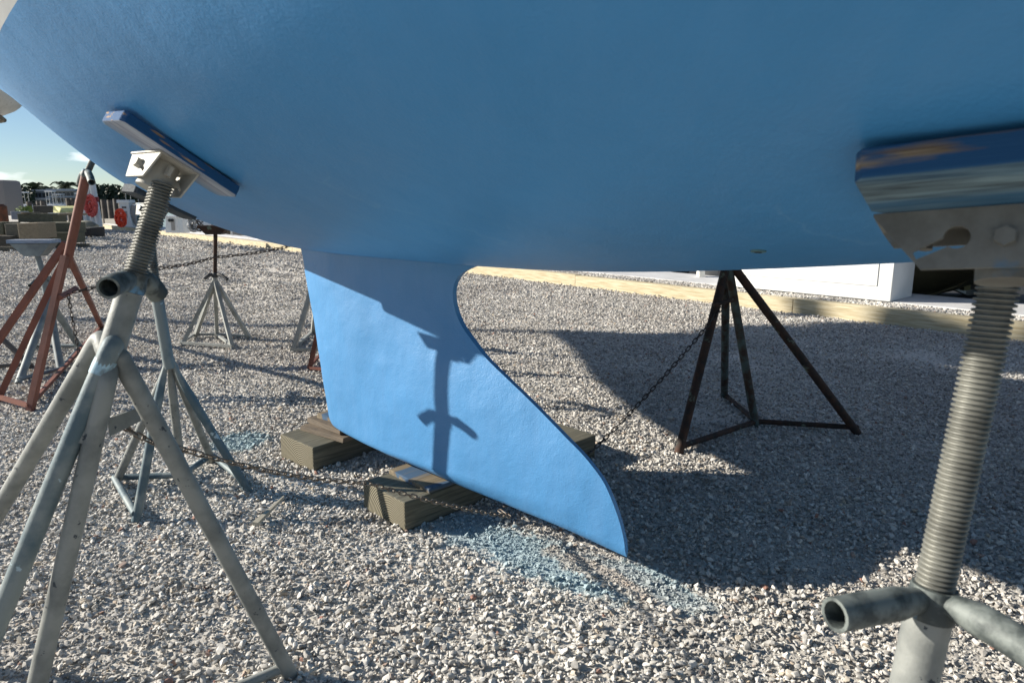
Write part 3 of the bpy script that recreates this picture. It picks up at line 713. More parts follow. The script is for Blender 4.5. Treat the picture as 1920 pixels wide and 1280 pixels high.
mb = MB(); mb.tube([A(199, 675, 1.431), A(193, 688, 1.426), A(187, 702, 1.421)], [.0222, .0226, .0222], 18); mb.build('paint_splash', mat('pale_blue_splash', (.34, .50, .58), .5, 0, (.16, .22, .25), 30, (.45, .6)), s1, smooth=True)
# brace plate between two legs, where the chain hangs
mb = MB(); pA = A(205, 812, 1.44); pB = A(262, 790, 1.52); mb.prism([(0, 0), (1, 0), (1.05, .6), (.0, .75)], [], pA+Z*.035, (pB-pA), V((0, 0, -.055)), V((.003, -.006, 0))); mb.build('brace', galv, s1)
n1 = hnormal(1.68, 1.19); pc1 = onplane(320, 292, HP(1.68, 1.19)+n1*.026, n1)
p_a = onplane(206, 226, pc1, n1); p_b = onplane(427, 369, pc1, n1)
pad(s1, (p_a+p_b)/2, n1, (p_b-p_a), (p_b-p_a).length, .105, .024, [plank_g, plank_side])
bc1 = onplane(310, 305, pc1, n1); bracket(s1, bc1+n1*.001, n1, EF, .16, .095, .058, brackm)
# paint splash on the leg is part of galv2; second stand behind
col2 = A(292, 541, 2.82); top2 = A(276, 402, 2.86); ax2 = (top2-col2).normalized(); neck2 = A(318, 690, 2.82)
f2 = [G(255, 977), G(467, 922), G(398, 864), G(216, 908), G(343, 903)]
lp2 = [[A(316, 668, 2.81), A(303, 715, 2.81), f2[0]], [A(320, 668, 2.82), A(343, 720, 2.84), f2[1]], [A(319, 668, 2.83), A(338, 720, 2.90), f2[2]], [A(316, 668, 2.83), A(296, 730, 2.87), f2[3]], [A(319, 668, 2.84), A(321, 715, 2.88), f2[4]]]
s2 = stand('jack_stand', 'grey jack stand with blue stained legs standing just behind the nearest left one', G3, None, col2, neck2, top2, f2, .0235, .0185, .0205, galv2, galv2, screwm,
           [A(304, 544, 2.73), A(272, 548, 2.89)], arm_r=.0165, bend=.3, leg_mats=[galv2, galv2, galv, galv, galv], seg=16, bars=((3, 0), (3, 4), (4, 2), (2, 1)), bar_r=.015, leg_paths=lp2)
n2 = V((-.30, -.34, -1)).normalized(); pc2 = A(284, 392, 2.86)
pad(s2, pc2-n2*.012-EB*.03, n2, -EB+EF*.1, .28, .12, .034, [plank_d, plank_d]); bracket(s2, pc2-n2*.010, n2, EF, .15, .075, .045, brackd)
# stand at the right edge, nearest the camera
col3 = A(1742, 1148, .86); top3 = A(1888, 462, .89); ax3 = (top3-col3).normalized(); neck3 = col3-ax3*.22
b3 = V((neck3.x, neck3.y, 0))-V((ax3.x, ax3.y, 0))*.5
f3 = [b3+V((.30, .10, 0)), b3+V((.08, -.33, 0)), b3+V((-.33, -.14, 0)), b3+V((-.10, .20, 0))]
s3 = stand('jack_stand', 'jack stand cut off by the right edge, long pale threaded screw close to the camera', G3, None, col3, neck3, top3, f3, .030, .025, .0250, galv, galv, screwm,
           [A(1565, 1152, .80), A(1990, 1262, .72)], bend=.3, seg=20, arm_r=.0225)
n3 = hnormal(.10, .92); pc3 = onplane(1860, 400, HP(.10, .92)+n3*.036, n3)
p_a = onplane(1628, 388, pc3, n3); p_b = onplane(1960, 362, pc3, n3); la3 = (p_b-p_a)
pad(s3, onplane(1618, 372, pc3, n3)+la3.normalized()*.17-n3.cross(la3.normalized())*.0, n3, la3, .34, .13, .034, [plank_u3, plank_s3])
bracket(s3, onplane(1888, 402, pc3, n3)+n3*.001, n3, la3, .26, .08, .066, brackd, back=-1)
# rusty stand on the far side
f4 = [G(1272, 850), G(1358, 748), G(1417, 800), G(1608, 812)]
col4 = A(1357, 462, 3.72); neck4 = A(1360, 505, 3.76); top4 = HP(1.6, -1.25)-Z*.06
s4 = stand('jack_stand', 'dark rusty jack stand under the far side of the hull, right of the keel', G3, None, col4, neck4, top4, f4, .028, .024, .02, rust, rust, rust, None, bend=.0,
           bars=((0, 2), (2, 1), (2, 3)), leg_mats=[rust, rustgreen, rustgreen, rust], bar_r=.016, leg_tops=[neck4, neck4+V((.01, .02, 0)), neck4+V((.02, 0, 0)), neck4+V((.04, 0, .02))])
pad(s4, top4, hnormal(1.6, -1.25), EF, .3, .1, .03, [plank_g, plank_side])
mb = MB(); mb.tube([A(1338, 572, 3.66), A(1375, 562, 3.72)], .012, 8); mb.build('brace', rust, s4)
# red stand at the left
f5 = [G(56, 770), G(-8, 772), G(-70, 735), G(192, 616)]
f5[1] = G(-5, 752)
col5 = A(161, 330, 4.62); neck5 = A(124, 500, 4.66)
s5 = stand('jack_stand', 'red primed angle iron jack stand at far left with chain on its brace', G3, None, col5, neck5, A(176, 297, 4.70), f5, .029, .0225, .020, primer, primer, screwm,
           [A(172, 342, 4.45), A(150, 345, 4.8)], round_leg=False, bend=.0, bars=((0, 1), (1, 2), (0, 3)), bar_r=.018,
           leg_tops=[A(122, 480, 4.62), A(118, 490, 4.66), A(124, 455, 4.70), A(128, 478, 4.66)])
mb = MB(); mb.tube([A(112, 558, 4.5), A(142, 541, 4.85)], .022, 4); mb.build('brace', primer, s5)
# blue grey stand behind the red one, pad bare
f6 = [G(35, 720), G(115, 699), G(152, 655), G(60, 655)]
col6 = A(85, 527, 5.6); neck6 = A(92, 565, 5.6)
s6 = stand('jack_stand', 'blue grey jack stand with empty steel head seen through the red stand', None, None, col6, neck6, A(66, 466, 5.6), f6, .034, .028, .022, greypaint, greypaint, greypaint,
           [A(57, 536, 5.4), A(112, 540, 5.8)], bend=.2, leg_mats=None, bars=((0, 1), (1, 2), (2, 3)), bar_r=.016, arm_r=.02, thread=False)
ch = A(64, 455, 5.6); mb = MB(); mb.prism([(-.15, 0), (.15, 0), (.06, -.10), (-.06, -.10)], [], ch+V((0, -.05, -.006)), V((1, .15, 0)), Z, V((0, .1, 0))); mb.build('bracket', greypaint, s6)
mb = MB(); mb.box(ch+Z*.012, V((.165, .025, 0)), V((0, .06, 0)), Z*.014); mb.build('pad', plank_g, s6)
# small pale stand in mid distance with rusty pole
f7 = [G(340, 649), G(437, 656), G(470, 637), G(365, 633), G(407, 633)]
col7 = A(403, 519, 6.35); neck7 = A(403, 535, 6.35)
s7 = stand('jack_stand', 'small five legged grey stand with thin rusty pole standing alone in mid yard', None, None, col7, neck7, A(404, 436, 6.35), f7, .024, .019, .0185, lightgalv, lightgalv, rust,
           [A(383, 523, 6.3), A(426, 524, 6.3)], round_leg=False, bend=0, bars=((0, 1), (1, 4), (0, 3), (3, 4), (4, 2)), bar_r=.016, arm_r=.016, thread=False, mhandle=mat('dark_handle', (.06, .06, .06), .6))
ch = A(403, 427, 6.35); mb = MB(); mb.prism([(-.13, 0), (.13, 0), (.07, -.06), (-.07, -.06)], [], ch+V((0, -.05, 0)), V((1, 0, 0)), Z, V((0, .1, 0))); mb.build('bracket', rust, s7)
mb = MB(); mb.box(ch+Z*.010, V((.14, 0, 0)), V((0, .06, 0)), Z*.012); mb.build('pad', rust, s7)
# two stands mostly hidden behind the keel
f8 = [G(548, 662), G(640, 662), G(655, 625), G(586, 628)]
ap = A(604, 475, 6.1)
s8 = stand('jack_stand', 'pale grey stand half hidden behind the keel, its left leg showing', G3, None, ap, A(598, 500, 6.1), HP(4.2, -1.0)-Z*.04, f8, .026, .022, .02, lightgalv, lightgalv, rust, None, round_leg=False, bend=0, thread=False, bar_r=.02)
f9 = [G(579, 697), G(650, 705), G(670, 668), G(612, 660)]
s9 = stand('jack_stand', 'rusty red stand behind the keel, one thin leg showing', G3, None, A(622, 500, 5.3), A(618, 530, 5.3), HP(3.4, -1.1)-Z*.04, f9, .026, .018, .02, primer, primer, rust, None, round_leg=False, bend=0, thread=False, bar_r=.014)
# dark leg of a stand outside the left edge
mb = MB(); e = empty('jack_stand', G(-60, 700), 'dark brown stand mostly outside the left edge behind the red one', 'jack stand'); 
ap = A(-90, 545, 5.6)
for q in (G(62, 690), G(-170, 700), G(-60, 660)):
    mb = MB(); mb.tube([ap, q], .022, 6); mb.build('leg', mat('brown_steel', (.10, .085, .075), .7), e)
mb = MB(); mb.tube([ap-Z*.03, ap+Z*.35], .026, 8); mb.build('post', MATS['brown_steel'], e)
mb = MB(); mb.tube([G(-170, 700)+Z*.03, G(62, 690)+Z*.03], .015, 6); mb.build('base_bar', MATS['brown_steel'], e)

# ------------------------------------------------------------------ chains
def link_mesh(name, ln, wr, mt_):
    me = D.meshes.get(name)
    pts = []; N = 14; hw = ln*.20
    for k in range(N):
        a = 2*math.pi*k/N; x = math.cos(a)*hw+(ln/2-hw)*(1 if math.cos(a) > 0 else -1); pts.append(V((x, math.sin(a)*hw, 0)))
    mb = MB(); S = 6; vs_ = []; fs = []
    for k in range(N):
        t = (pts[(k+1) % N]-pts[k-1]).normalized(); nn = Z.cross(t)
        for g in range(S):
            a = 2*math.pi*g/S; vs_.append(pts[k]+(nn*math.cos(a)+Z*math.sin(a))*wr)
    for k in range(N):
        for g in range(S): fs.append((k*S+g, k*S+(g+1) % S, ((k+1) % N)*S+(g+1) % S, ((k+1) % N)*S+g))
    me = D.meshes.new(name); me.from_pydata([tuple(v) for v in vs_], [], fs); me.materials.append(mt_); me.polygons.foreach_set('use_smooth', [True]*len(fs)); return me
def chain(name, label, pts, me, pitch, sag=.0, group=None):
    e = empty(name, pts[0], label, 'chain', group); dense = []
    for i in range(len(pts)-1):
        sg = sag[i] if isinstance(sag, (list, tuple)) else sag
        for k in range(200):
            t = k/200; dense.append(pts[i].lerp(pts[i+1], t)-Z*(sg*4*t*(1-t)))
    dense.append(pts[-1]); nxt = pitch/2; acc = 0; cnt = 0
    for i in range(1, len(dense)):
        d = (dense[i]-dense[i-1]); L_ = d.length
        while acc+L_ >= nxt:
            p = dense[i-1]+d*((nxt-acc)/max(L_, 1e-9)); x = d.normalized(); roll = (cnt % 2)*math.pi/2+.35+random.uniform(-.25, .25)
            y = x.orthogonal().normalized(); y = Matrix.Rotation(roll, 3, x) @ y; z = x.cross(y)
            o = D.objects.new('link', me); scene.collection.objects.link(o); o.matrix_world = Matrix.Translation(p) @ Matrix((x, y, z)).transposed().to_4x4()
            o.parent = e; o.matrix_parent_inverse = PMI(e); nxt += pitch; cnt += 1
        acc += L_
    return e
lk1 = link_mesh('link_light', .032, .0024, chainm); lk2 = link_mesh('link_dark', .050, .0036, chaind); lk3 = link_mesh('link_mid', .040, .003, chaind)
under = HP(1.72, .02, .10)
chain('chain', 'thin rusty chain from the nearest left stand across the keel block and under the keel', [A(226, 795, 1.50), A(330, 838, 1.62), A(690, 905, 2.10), G(955, 968, .10), under], lk1, .0245, [.012, .02, .012, 0])
chain('chain', 'dark chain rising from behind the keel to the rusty stand on the right', [under-EB*.04, G(1110, 845, .12), A(1362, 566, 3.70)], lk3, .031, [0, .03])
chain('chain', 'dark chain stretched from the red stand behind the near stand towards the quay', [A(138, 548, 4.6), A(205, 532, 4.75), A(300, 503, 5.0), A(404, 482, 5.5), A(604, 444, 6.1)], lk2, .038, [.0, .0, .01, .03])
chain('chain', 'short dark chain hanging straight down from the red stand', [A(128, 552, 4.6), A(136, 600, 4.6), A(148, 662, 4.6)], lk3, .031, 0)

# ------------------------------------------------------------------ dock box and quay things on the right
wbox = mat('white_gelcoat', (.72, .73, .72), .4, 0, (.64, .65, .64), 2, (.45, .7))
fa, fb_ = G(1380, 538, .2), G(1669, 566, .2); bu = (fa-fb_).normalized(); bn = V((-bu.y, bu.x, 0)); bn = bn if bn.dot(KN) > 0 else -bn
db = empty('dock_box', fb_+bn*.35, 'long white dock box on the quay slab seen under the hull', 'dock box'); Lb = 2.15; Wb = .70; Hb = .62
c = fb_+bu*Lb/2+bn*Wb/2+Z*Hb/2
mb = MB(); mb.box(c, bu*(Lb/2), bn*Wb/2, Z*Hb/2); mb.build('body', wbox, db, bevel=.018, smooth=True)
mb = MB(); mb.box(c+Z*(Hb/2+.05), bu*(Lb/2+.02), bn*(Wb/2+.02), Z*.045); mb.build('lid', wbox, db, bevel=.02, smooth=True)
for (a0, a1, z0, z1) in ((.16, 1.98, .17, .18), (.16, .17, .18, .55), (1.97, 1.98, .18, .55), (.16, 1.98, .55, .56)):
    mb = MB(); mb.box(fb_+bu*(a0+a1)/2-bn*.003+Z*(z0+z1)/2, bu*(a1-a0)/2, bn*.006, Z*(z1-z0)/2); mb.build('moulding', mat('box_shadow_line', (.55, .56, .56), .5), db)
p = fb_+bn*.45+Z*.56; mb = MB(); mb.tube([p, p-bu*.01, p-bu*.014], [.06, .06, .045], 20); mb.build('latch', mat('black_plastic', (.02, .02, .02), .4), db)
mb = MB(); q = fb_+bn*.12+Z*.50-bu*.005; mb.tube([q, q+bn*.22+Z*.07], .008, 8); mb.build('handle', MATS['white_gelcoat'], db)
# dark varnished hull moored beyond the slab
dk = mat('dark_glossy_hull', (.050, .045, .028), .32, 0, (.085, .075, .045), 1.2, (.4, .6), .004, 2.0, 3, spec=.6)
bd = empty('moored_boat', kp(-5, 2.4, -.75), 'dark glossy hull of a boat moored behind the white dock box', 'boat')
mb = MB(); v = []; f = []
top_ = [A(1655, 470, 8.6), A(1760, 470, 8.4), A(1870, 470, 8.0), A(2080, 470, 7.4), A(2400, 470, 6.8)]
bot_ = [A(1640, 566, 9.1), A(1740, 556, 9.0), A(1795, 537, 8.9), A(1868, 497, 8.4), A(1990, 470, 7.8)]
top_ = [p+Z*.25 for p in top_]; bot_[4] = A(2300, 478, 7.0)
rows = 7
for i in range(rows):
    t = i/(rows-1)
    for a, b in zip(bot_, top_): v.append(a.lerp(b, t)-KN*(.16*math.sin(math.pi*t)))
k_ = len(bot_)
for i in range(rows-1):
    for j in range(k_-1): f.append((i*k_+j, i*k_+j+1, (i+1)*k_+j+1, (i+1)*k_+j))
N0 = len(v); v += [p+KN*1.6 for p in v]
f += [tuple(N0+q for q in reversed(t)) for t in f]
edge = [j for j in range(k_)]+[i*k_+k_-1 for i in range(1, rows)]+[(rows-1)*k_+j for j in range(k_-2, -1, -1)]+[i*k_ for i in range(rows-2, 0, -1)]
for i in range(len(edge)): a, b = edge[i], edge[(i+1) % len(edge)]; f.append((a, b, N0+b, N0+a))
mb.add(v, f); mb.build('hull', dk, bd, smooth=True)
mb = MB(); v = bot_[:4]; mb.tube([p-KN*.02+Z*.02 for p in v], .022, 8); mb.build('rubbing_strake', mat('worn_brown_trim', (.17, .14, .08), .5), bd, smooth=True)
mb = MB(); mb.box(kp(-3.5, 3.8, -.25), KD*8, KN*2.25, Z*.26); tag(mb.build('dark_gap_fill', mat('gap_fill_black', (.018, .017, .016), .8)), 'low black box added to darken the gap just beyond the concrete quay slab', 'filler')  # near-black box added over the bright water to darken the gap
# pieces under / beyond that hull
def slabpoly(name, pix, Y, th, mt_, label, cat, parent=None, kind=None, group=None):
    P = [A(x, y, Y) for x, y in pix]; mb = MB(); n_ = len(P); T = V((0, th, 0)); mb.add(P+[p+T for p in P], [tuple(range(n_)), tuple(reversed(range(n_, 2*n_)))]+[(i, (i+1) % n_, n_+(i+1) % n_, n_+i) for i in range(n_)])
    c_ = sum(P, V((0, 0, 0)))/n_
    o = mb.build(name, mt_, parent, origin=c_ if parent is None else None, bevel=0)
    if parent is None: tag(o, label, cat, group, kind)
    return o
wt = mat('bright_white_metal', (.72, .71, .66), .5); gyt = mat('grey_metal', (.30, .29, .27), .5)
bl = empty('boat_cradle', A(1838, 560, 9.8), 'white steel cradle with triangular gusset beyond the quay at right', 'cradle')
slabpoly('gusset', [(1784, 541), (1810, 538), (1842, 538), (1845, 565), (1830, 560)], 9.8, .12, gyt, None, None, bl)
slabpoly('plate', [(1784, 541), (1800, 535), (1811, 536), (1811, 551)], 9.7, .08, wt, None, None, bl)
slabpoly('post', [(1840, 538), (1845, 538), (1845, 572), (1838, 572)], 9.7, .10, wt, None, None, bl)
slabpoly('cross_beam', [(1808, 535), (1820, 534), (1820, 543), (1808, 545)], 9.6, .3, mat('ochre_timber', (.22, .18, .08), .8), None, None, bl)
slabpoly('cross_bar', [(1820, 535), (1860, 527), (1860, 534), (1820, 543)], 9.65, .1, mat('dark_brown', (.035, .028, .02), .7), None, None, bl)
slabpoly('post', [(1846, 536), (1858, 534), (1858, 575), (1846, 575)], 9.75, .2, mat('brown_pile', (.09, .075, .055), .8), None, None, bl)
o = slabpoly('outboard_bracket', [(1832, 526), (1848, 516), (1858, 515), (1855, 528), (1846, 529)], 8.0, .05, wt, 'small white triangular bracket on the dark moored hull', 'bracket')
o = slabpoly('white_plate', [(1845, 507), (1860, 507), (1860, 512), (1845, 512)], 8.05, .05, wt, 'short white plate above the bracket on the dark hull', 'plate')
mb = MB(); p0, p1 = A(1859, 489, 7.8), A(1866, 514, 7.8); mb.tube([p0.lerp(p1, t) for t in (0, .1, .3, .5, .7, .9, 1)], [.004, .014, .026, .030, .026, .014, .004], 12); tag(mb.build('fender', mat('yellow_fender', (.62, .50, .06), .45), smooth=True, origin=p0), 'small yellow fender hanging beside the dark hull', 'fender')
# things glimpsed between the slab and the hull
for (x0, x1, y0, y1, Y, m_, nm, lb, ct) in [(1226, 1244, 508, 516, 12.5, 'dark_brown', 'piling', 'short dark piling top beyond the slab, left of the rusty stand', 'piling'), (1262, 1292, 506, 516, 12.2, 'dark_brown', 'piling', 'wider dark piling top beyond the slab, left of the rusty stand', 'piling'), (1244, 1262, 510, 516, 13, 'grey_metal', 'dock_cleat', 'grey cleat between two dark pilings beyond the slab', 'cleat'), (1311, 1322, 500, 519, 10.5, 'bright_white_metal', 'post', 'short white post beside the dock box end', 'post'), (1322, 1346, 500, 519, 10.8, 'grey_metal', 'dock_bin', 'grey bin behind the rusty stand, left of the dock box', 'bin')]:
    slabpoly(nm, [(x0, y0), (x1, y0), (x1, y1+2), (x0, y1)], Y, .15, MATS[m_], lb, ct)

# ------------------------------------------------------------------ far left: yard edge, timbers, pilings, pedestals, boats, buildings
def leafmass(name, centres, mt_, n, size, label, cat, group=None, kind=None, trunk=None, parent_loc=None):
    rs = random.Random(hash(label or name) & 0xffff if False else len(label or name)*7+n)
    mb = MB()
    for _ in range(n):
        c, rx, ry, rz = rs.choice(centres)
        q = V((rs.gauss(0, 1), rs.gauss(0, 1), rs.gauss(0, 1))).normalized()*(rs.random()**.4)
        p = V((c.x+q.x*rx, c.y+q.y*ry, c.z+q.z*rz)); a = V((rs.gauss(0, 1), rs.gauss(0, 1), rs.gauss(0, 1))).normalized(); b = a.orthogonal().normalized(); s_ = size*rs.uniform(.6, 1.4)
        mb.add([p-a*s_, p-b*s_*.6, p+a*s_, p+b*s_*.6], [(0, 1, 2, 3)])
    loc = parent_loc or V((centres[0][0].x, centres[0][0].y, 0))
    if kind == 'stuff': return tag(mb.build(name, mt_, fixn=False), kind='stuff')
    e = empty(name, loc, label, cat, group); mb.build('crown', mt_, e, fixn=False)
    for (a, b, r) in (trunk or []):
        t_ = MB(); t_.tube([a, a.lerp(b, .5)+V((.05, 0, 0)), b], [r, r*.8, r*.6], 7); t_.build('trunk', MATS['bark'], e, smooth=True)
    return e
mat('bark', (.10, .085, .07), .9)
leaf_d = mat('dark_mangrove_leaf', (.030, .050, .020), .6, 0, (.015, .028, .012), .8, (.4, .6)); leaf_p = mat('palm_leaf', (.040, .060, .025), .6)
# trees behind the pilings
for i, (x0, x1, yt, Y, lb) in enumerate([(168, 200, 347, 75, 'dense dark mangrove tree behind the red stand head'), (196, 226, 350, 80, 'dark mangrove tree behind the middle of the piling row'), (222, 262, 357, 78, 'dark mangrove tree meeting the hull line behind the white pedestal')]):
    c = A((x0+x1)/2, yt+20, Y); rx = (x1-x0)/2*Y/FPX*1.15; cz = A(200, yt, Y).z
    cs = [(V((c.x+k*rx*.5, c.y, cz*.55+.1*k)), rx*.6, 3, cz*.5) for k in (-1, 0, 1)]+[(V((c.x, c.y, .4)), rx, 3, 1.2)]
    leafmass('mangrove_tree', cs, leaf_d, 1500, .22, lb, 'tree', 'mangrove trees beyond the quay', trunk=[(V((c.x, c.y, -.7)), V((c.x, c.y, cz*.7)), .25)])
# long low buildings
bw = mat('blue_grey_render', (.20, .25, .30), .8, 0, (.16, .20, .24), 1, (.4, .6)); bw2 = mat('pale_render', (.38, .36, .32), .8); wn = mat('window_glass_dark', (.03, .04, .05), .2); bal = mat('balcony_white', (.42, .45, .48), .7)
def building(x0, x1, yt, yb, Y, wall, label, floors, cols):
    a = A(x0, yt, Y); b = A(x1, yt, Y); zb = -.7; zt = a.z; W_ = b.x-a.x; e = empty('building', V(((a.x+b.x)/2, Y+5, zb)), label, 'building')
    mb = MB(); mb.box(V(((a.x+b.x)/2, Y+5, (zt+zb)/2)), V((W_/2, 0, 0)), V((0, 5, 0)), Z*((zt-zb)/2)); mb.build('wall', wall, e)
    mb = MB(); mb.box(V(((a.x+b.x)/2, Y+5, zt+.15)), V((W_/2+.4, 0, 0)), V((0, 5.4, 0)), Z*.15); mb.build('roof', bal, e)
    fh = (zt-zb)/floors
    for k in range(floors):
        mb = MB(); mb.box(V(((a.x+b.x)/2, Y-.5, zb+fh*(k+.08))), V((W_/2, 0, 0)), V((0, .5, 0)), Z*.14*fh/1.5); mb.build('balcony', bal, e)
        for c in range(cols):
            x = a.x+W_*(c+.5)/cols; mb = MB(); mb.box(V((x, Y-.03, zb+fh*(k+.55))), V((W_/cols*.36, 0, 0)), V((0, .05, 0)), Z*fh*.26); mb.build('window', wn, e)
building(14, 92, 359, 385, 120, bw, 'long blue grey three storey building across the water at left', 3, 11)
building(94, 138, 358, 385, 110, bw2, 'pale building with balconies across the water, right of the blue grey one', 4, 6)
building(-60, 12, 372, 388, 130, bw, 'low grey building across the water at the left edge', 2, 6)
# palms
def palm(x, yt, Y, R_, label):
    top_ = A(x, yt+4, Y); e = empty('palm_tree', V((top_.x, Y, -.7)), label, 'palm tree', 'palms on the skyline')
    mb = MB(); mb.tube([V((top_.x+.3, Y, -.7)), V((top_.x+.1, Y, top_.z*.5)), top_], [.3, .24, .2], 7); mb.build('trunk', MATS['bark'], e, smooth=True)
    rs = random.Random(int(x*13))
    for k in range(17):
        az = rs.uniform(0, 6.28); el = rs.uniform(-.4, 1.1); d = V((math.cos(az)*math.cos(el), math.sin(az)*math.cos(el), math.sin(el))); s_ = Z.cross(d).normalized()
        prev = None; mb = MB(); pts = [top_+d*(R_*t)-Z*(R_*.75*t*t) for t in (0, .25, .5, .75, 1)]
        for i in range(4):
            for q in range(4):
                t = q/4; p = pts[i].lerp(pts[i+1], t); ln = R_*.30*(1-((i+t)/4-.35)**2*1.6)
                for sg in (-1, 1): mb.add([p, p+d*.12*R_*.4, p+s_*sg*ln-Z*ln*.5+d*ln*.3], [(0, 1, 2)])
        mb.tube(pts, .05, 4); mb.build('frond', leaf_p, e, fixn=False)
for a in [(64, 349, 140, 4.2, 'bushy left palm above the blue grey building roof'), (90, 353, 150, 3.4, 'small middle palm on the skyline'), (121, 345, 140, 4.0, 'tallest palm above the pale building'), (8, 352, 110, 4.4, 'palm at the left edge of the skyline'), (104, 358, 160, 2.6, 'tiny low palm between the two buildings')]: palm(*a)
leafmass('shrub', [(A(22, 372, 100), 3.2, 2, 2.0)], leaf_d, 500, .25, 'dark rounded shrub left of the blue grey building', 'shrub')
leafmass('shrub', [(A(36, 364, 118), 2.6, 2, 1.4)], leaf_d, 400, .25, 'dark round treetop over the blue grey building end', 'shrub')
# clutter of a marina behind: moored boats
def cruiser(x0, x1, yb, Y, label, hullc, cab=(.72, .74, .76), h=1.0):
    a = A(x0, yb, Y); b = A(x1, yb, Y); Ln = b.x-a.x; z0 = -.75; e = empty('moored_boat', V(((a.x+b.x)/2, Y, z0)), label, 'boat', 'boats moored beyond the quay')
    sec = []; N = 9; mb = MB(); v = []
    for i in range(N):
        t = i/(N-1); w_ = .9*Ln/5*math.sin(math.pi*min(1, (1-t)*.55+.02))**.7; x = a.x+Ln*t; sh_ = (h)*(1+.35*t*t)
        for (q, zz) in ((-.15, 0), (-.8, .35), (-1, 1), (1, 1), (.8, .35), (.15, 0)): v.append(V((x+Ln*.08*t*zz, Y+q*w_, z0+zz*sh_)))
    f = [(i*6+j, i*6+(j+1) % 6, (i+1)*6+(j+1) % 6, (i+1)*6+j) for i in range(N-1) for j in range(6)]+[(0, 1, 2, 3, 4, 5), tuple((N-1)*6+j for j in range(6))]
    mb.add(v, f); mb.build('hull', mat('boat_'+str(len(MATS)), hullc, .3), e, smooth=True)
    mb = MB(); mb.box(V((a.x+Ln*.42, Y, z0+h+.45)), V((Ln*.22, 0, 0)), V((0, Ln*.13, 0)), Z*.45); mb.build('cabin', mat('boat_cabin_white', cab, .4), e, bevel=.08)
    mb = MB(); mb.box(V((a.x+Ln*.42, Y-Ln*.13-.01, z0+h+.5)), V((Ln*.19, 0, 0)), V((0, .03, 0)), Z*.16); mb.build('window', wn, e)
    mb = MB(); mb.box(V((a.x+Ln*.36, Y, z0+h+1.9)), V((Ln*.2, 0, 0)), V((0, Ln*.13, 0)), Z*.05); mb.build('hard_top', MATS['boat_cabin_white'], e)
    for sx in (-1, 1):
        for sy in (-1, 1):
            mb = MB(); mb.tube([V((a.x+Ln*(.36+.17*sx), Y+sy*Ln*.11, z0+h)), V((a.x+Ln*(.36+.15*sx), Y+sy*Ln*.11, z0+h+1.9))], .02, 6); mb.build('rail', wt, e)
for a in [(28, 76, 392, 60, 'white motorboat moored behind the yellow tarpaulin', (.5, .52, .55)), (84, 122, 390, 55, 'grey and white cruiser moored right of the timber stack', (.25, .28, .32)), (96, 140, 385, 72, 'pale cruiser with hard top in front of the pale building', (.62, .62, .6)), (228, 300, 392, 52, 'dark hulled cruiser behind the white pedestal', (.03, .10, .12)), (140, 168, 388, 66, 'small white boat behind the red stand', (.6, .62, .62))]: cruiser(*a, h=1.15)
# pilings along the quay edge
pile = mat('dark_piling', (.11, .095, .08), .85, 0, (.05, .045, .04), 3, (.4, .6), .004, 20)
for i, (x, yt, Y) in enumerate([(128, 372, 44), (137, 372, 44), (146, 374, 43), (194, 374, 40.5), (206, 375, 40), (217, 373, 39.5), (227, 374, 39), (266, 376, 36), (276, 378, 35), (4, 383, 48), (54, 378, 50), (72, 377, 50), (80, 377, 49)]):
    p = A(x, yt, Y); mb = MB(); mb.tube([V((p.x, p.y, -1)), V((p.x, p.y, p.z-.03)), V((p.x, p.y, p.z))], [.17, .165, .14], 12)
    places = ['left of the red stand pole', 'between two others left of the red pole', 'touching the red pole', 'first right of the white davit', 'second right of the white davit', 'third right of the white davit', 'just left of the white pedestal', 'just right of the white pedestal', 'against the near screw', 'at the left edge', 'behind the yellow tarpaulin left', 'behind the yellow tarpaulin right', 'right of the yellow tarpaulin']
    tag(mb.build('piling', pile, smooth=True, origin=V((p.x, p.y, 0))), 'dark mooring pile '+places[i], 'piling', 'mooring piles along the quay')
mb = MB(); a, b = A(192, 415, 41), A(236, 415, 38.5); mb.box((a+b)/2, (b-a)/2, V((.1, .1, 0)), Z*.15); tag(mb.build('wale_beam', mat('grey_wale', (.22, .21, .19), .9)), 'horizontal grey beam bolted across the foot of the piles', 'beam')
# pedestals
def pedestal(x, yt, yb, Y, label, hs=1.0):
    b = G(x, yb); b = A(x, yb, Y); t = A(x, yt, Y); h_ = t.z-b.z; e = empty('shore_power_pedestal', b, label, 'pedestal', 'white shore power pedestals')
    mb = MB(); w0 = .27*hs; w1 = .19*hs; c = [(-1, -1), (1, -1), (1, 1), (-1, 1)]
    v = [b+V((i*w0, j*w0*.8, 0)) for i, j in c]+[b+V((i*w1*1.15, j*w1, h_*.9)) for i, j in c]
    mb.add(v, [(0, 1, 2, 3), (7, 6, 5, 4), (0, 4, 5, 1), (1, 5, 6, 2), (2, 6, 7, 3), (3, 7, 4, 0)]); mb.build('body', wbox, e)
    mb = MB(); mb.box(b+Z*h_*.94, V((w0*1.15, 0, 0)), V((0, w0, 0)), Z*h_*.06); mb.build('cap', wbox, e, bevel=.02)
    for k, (dx, dz) in enumerate([(-.3, .72), (.3, .72)]):
        p = b+V((dx*w1, -w1*1.02, h_*dz)); mb = MB(); mb.tube([p, p-V((0, .05, 0))], .045, 10); mb.build('socket', MATS['black_plastic'], e)
    p = b+V((w1*.3, -w1*1.05, h_*.45)); mb = MB(); mb.box(p, V((.05, 0, 0)), V((0, .03, 0)), Z*.16); mb.build('meter', MATS['grey_metal'], e)
pedestal(241, 375, 424, 34, 'tall white power pedestal with orange cord coiled at its foot')
pedestal(328, 404, 436, 21, 'lower white pedestal by grey hoses under the hull', .75)
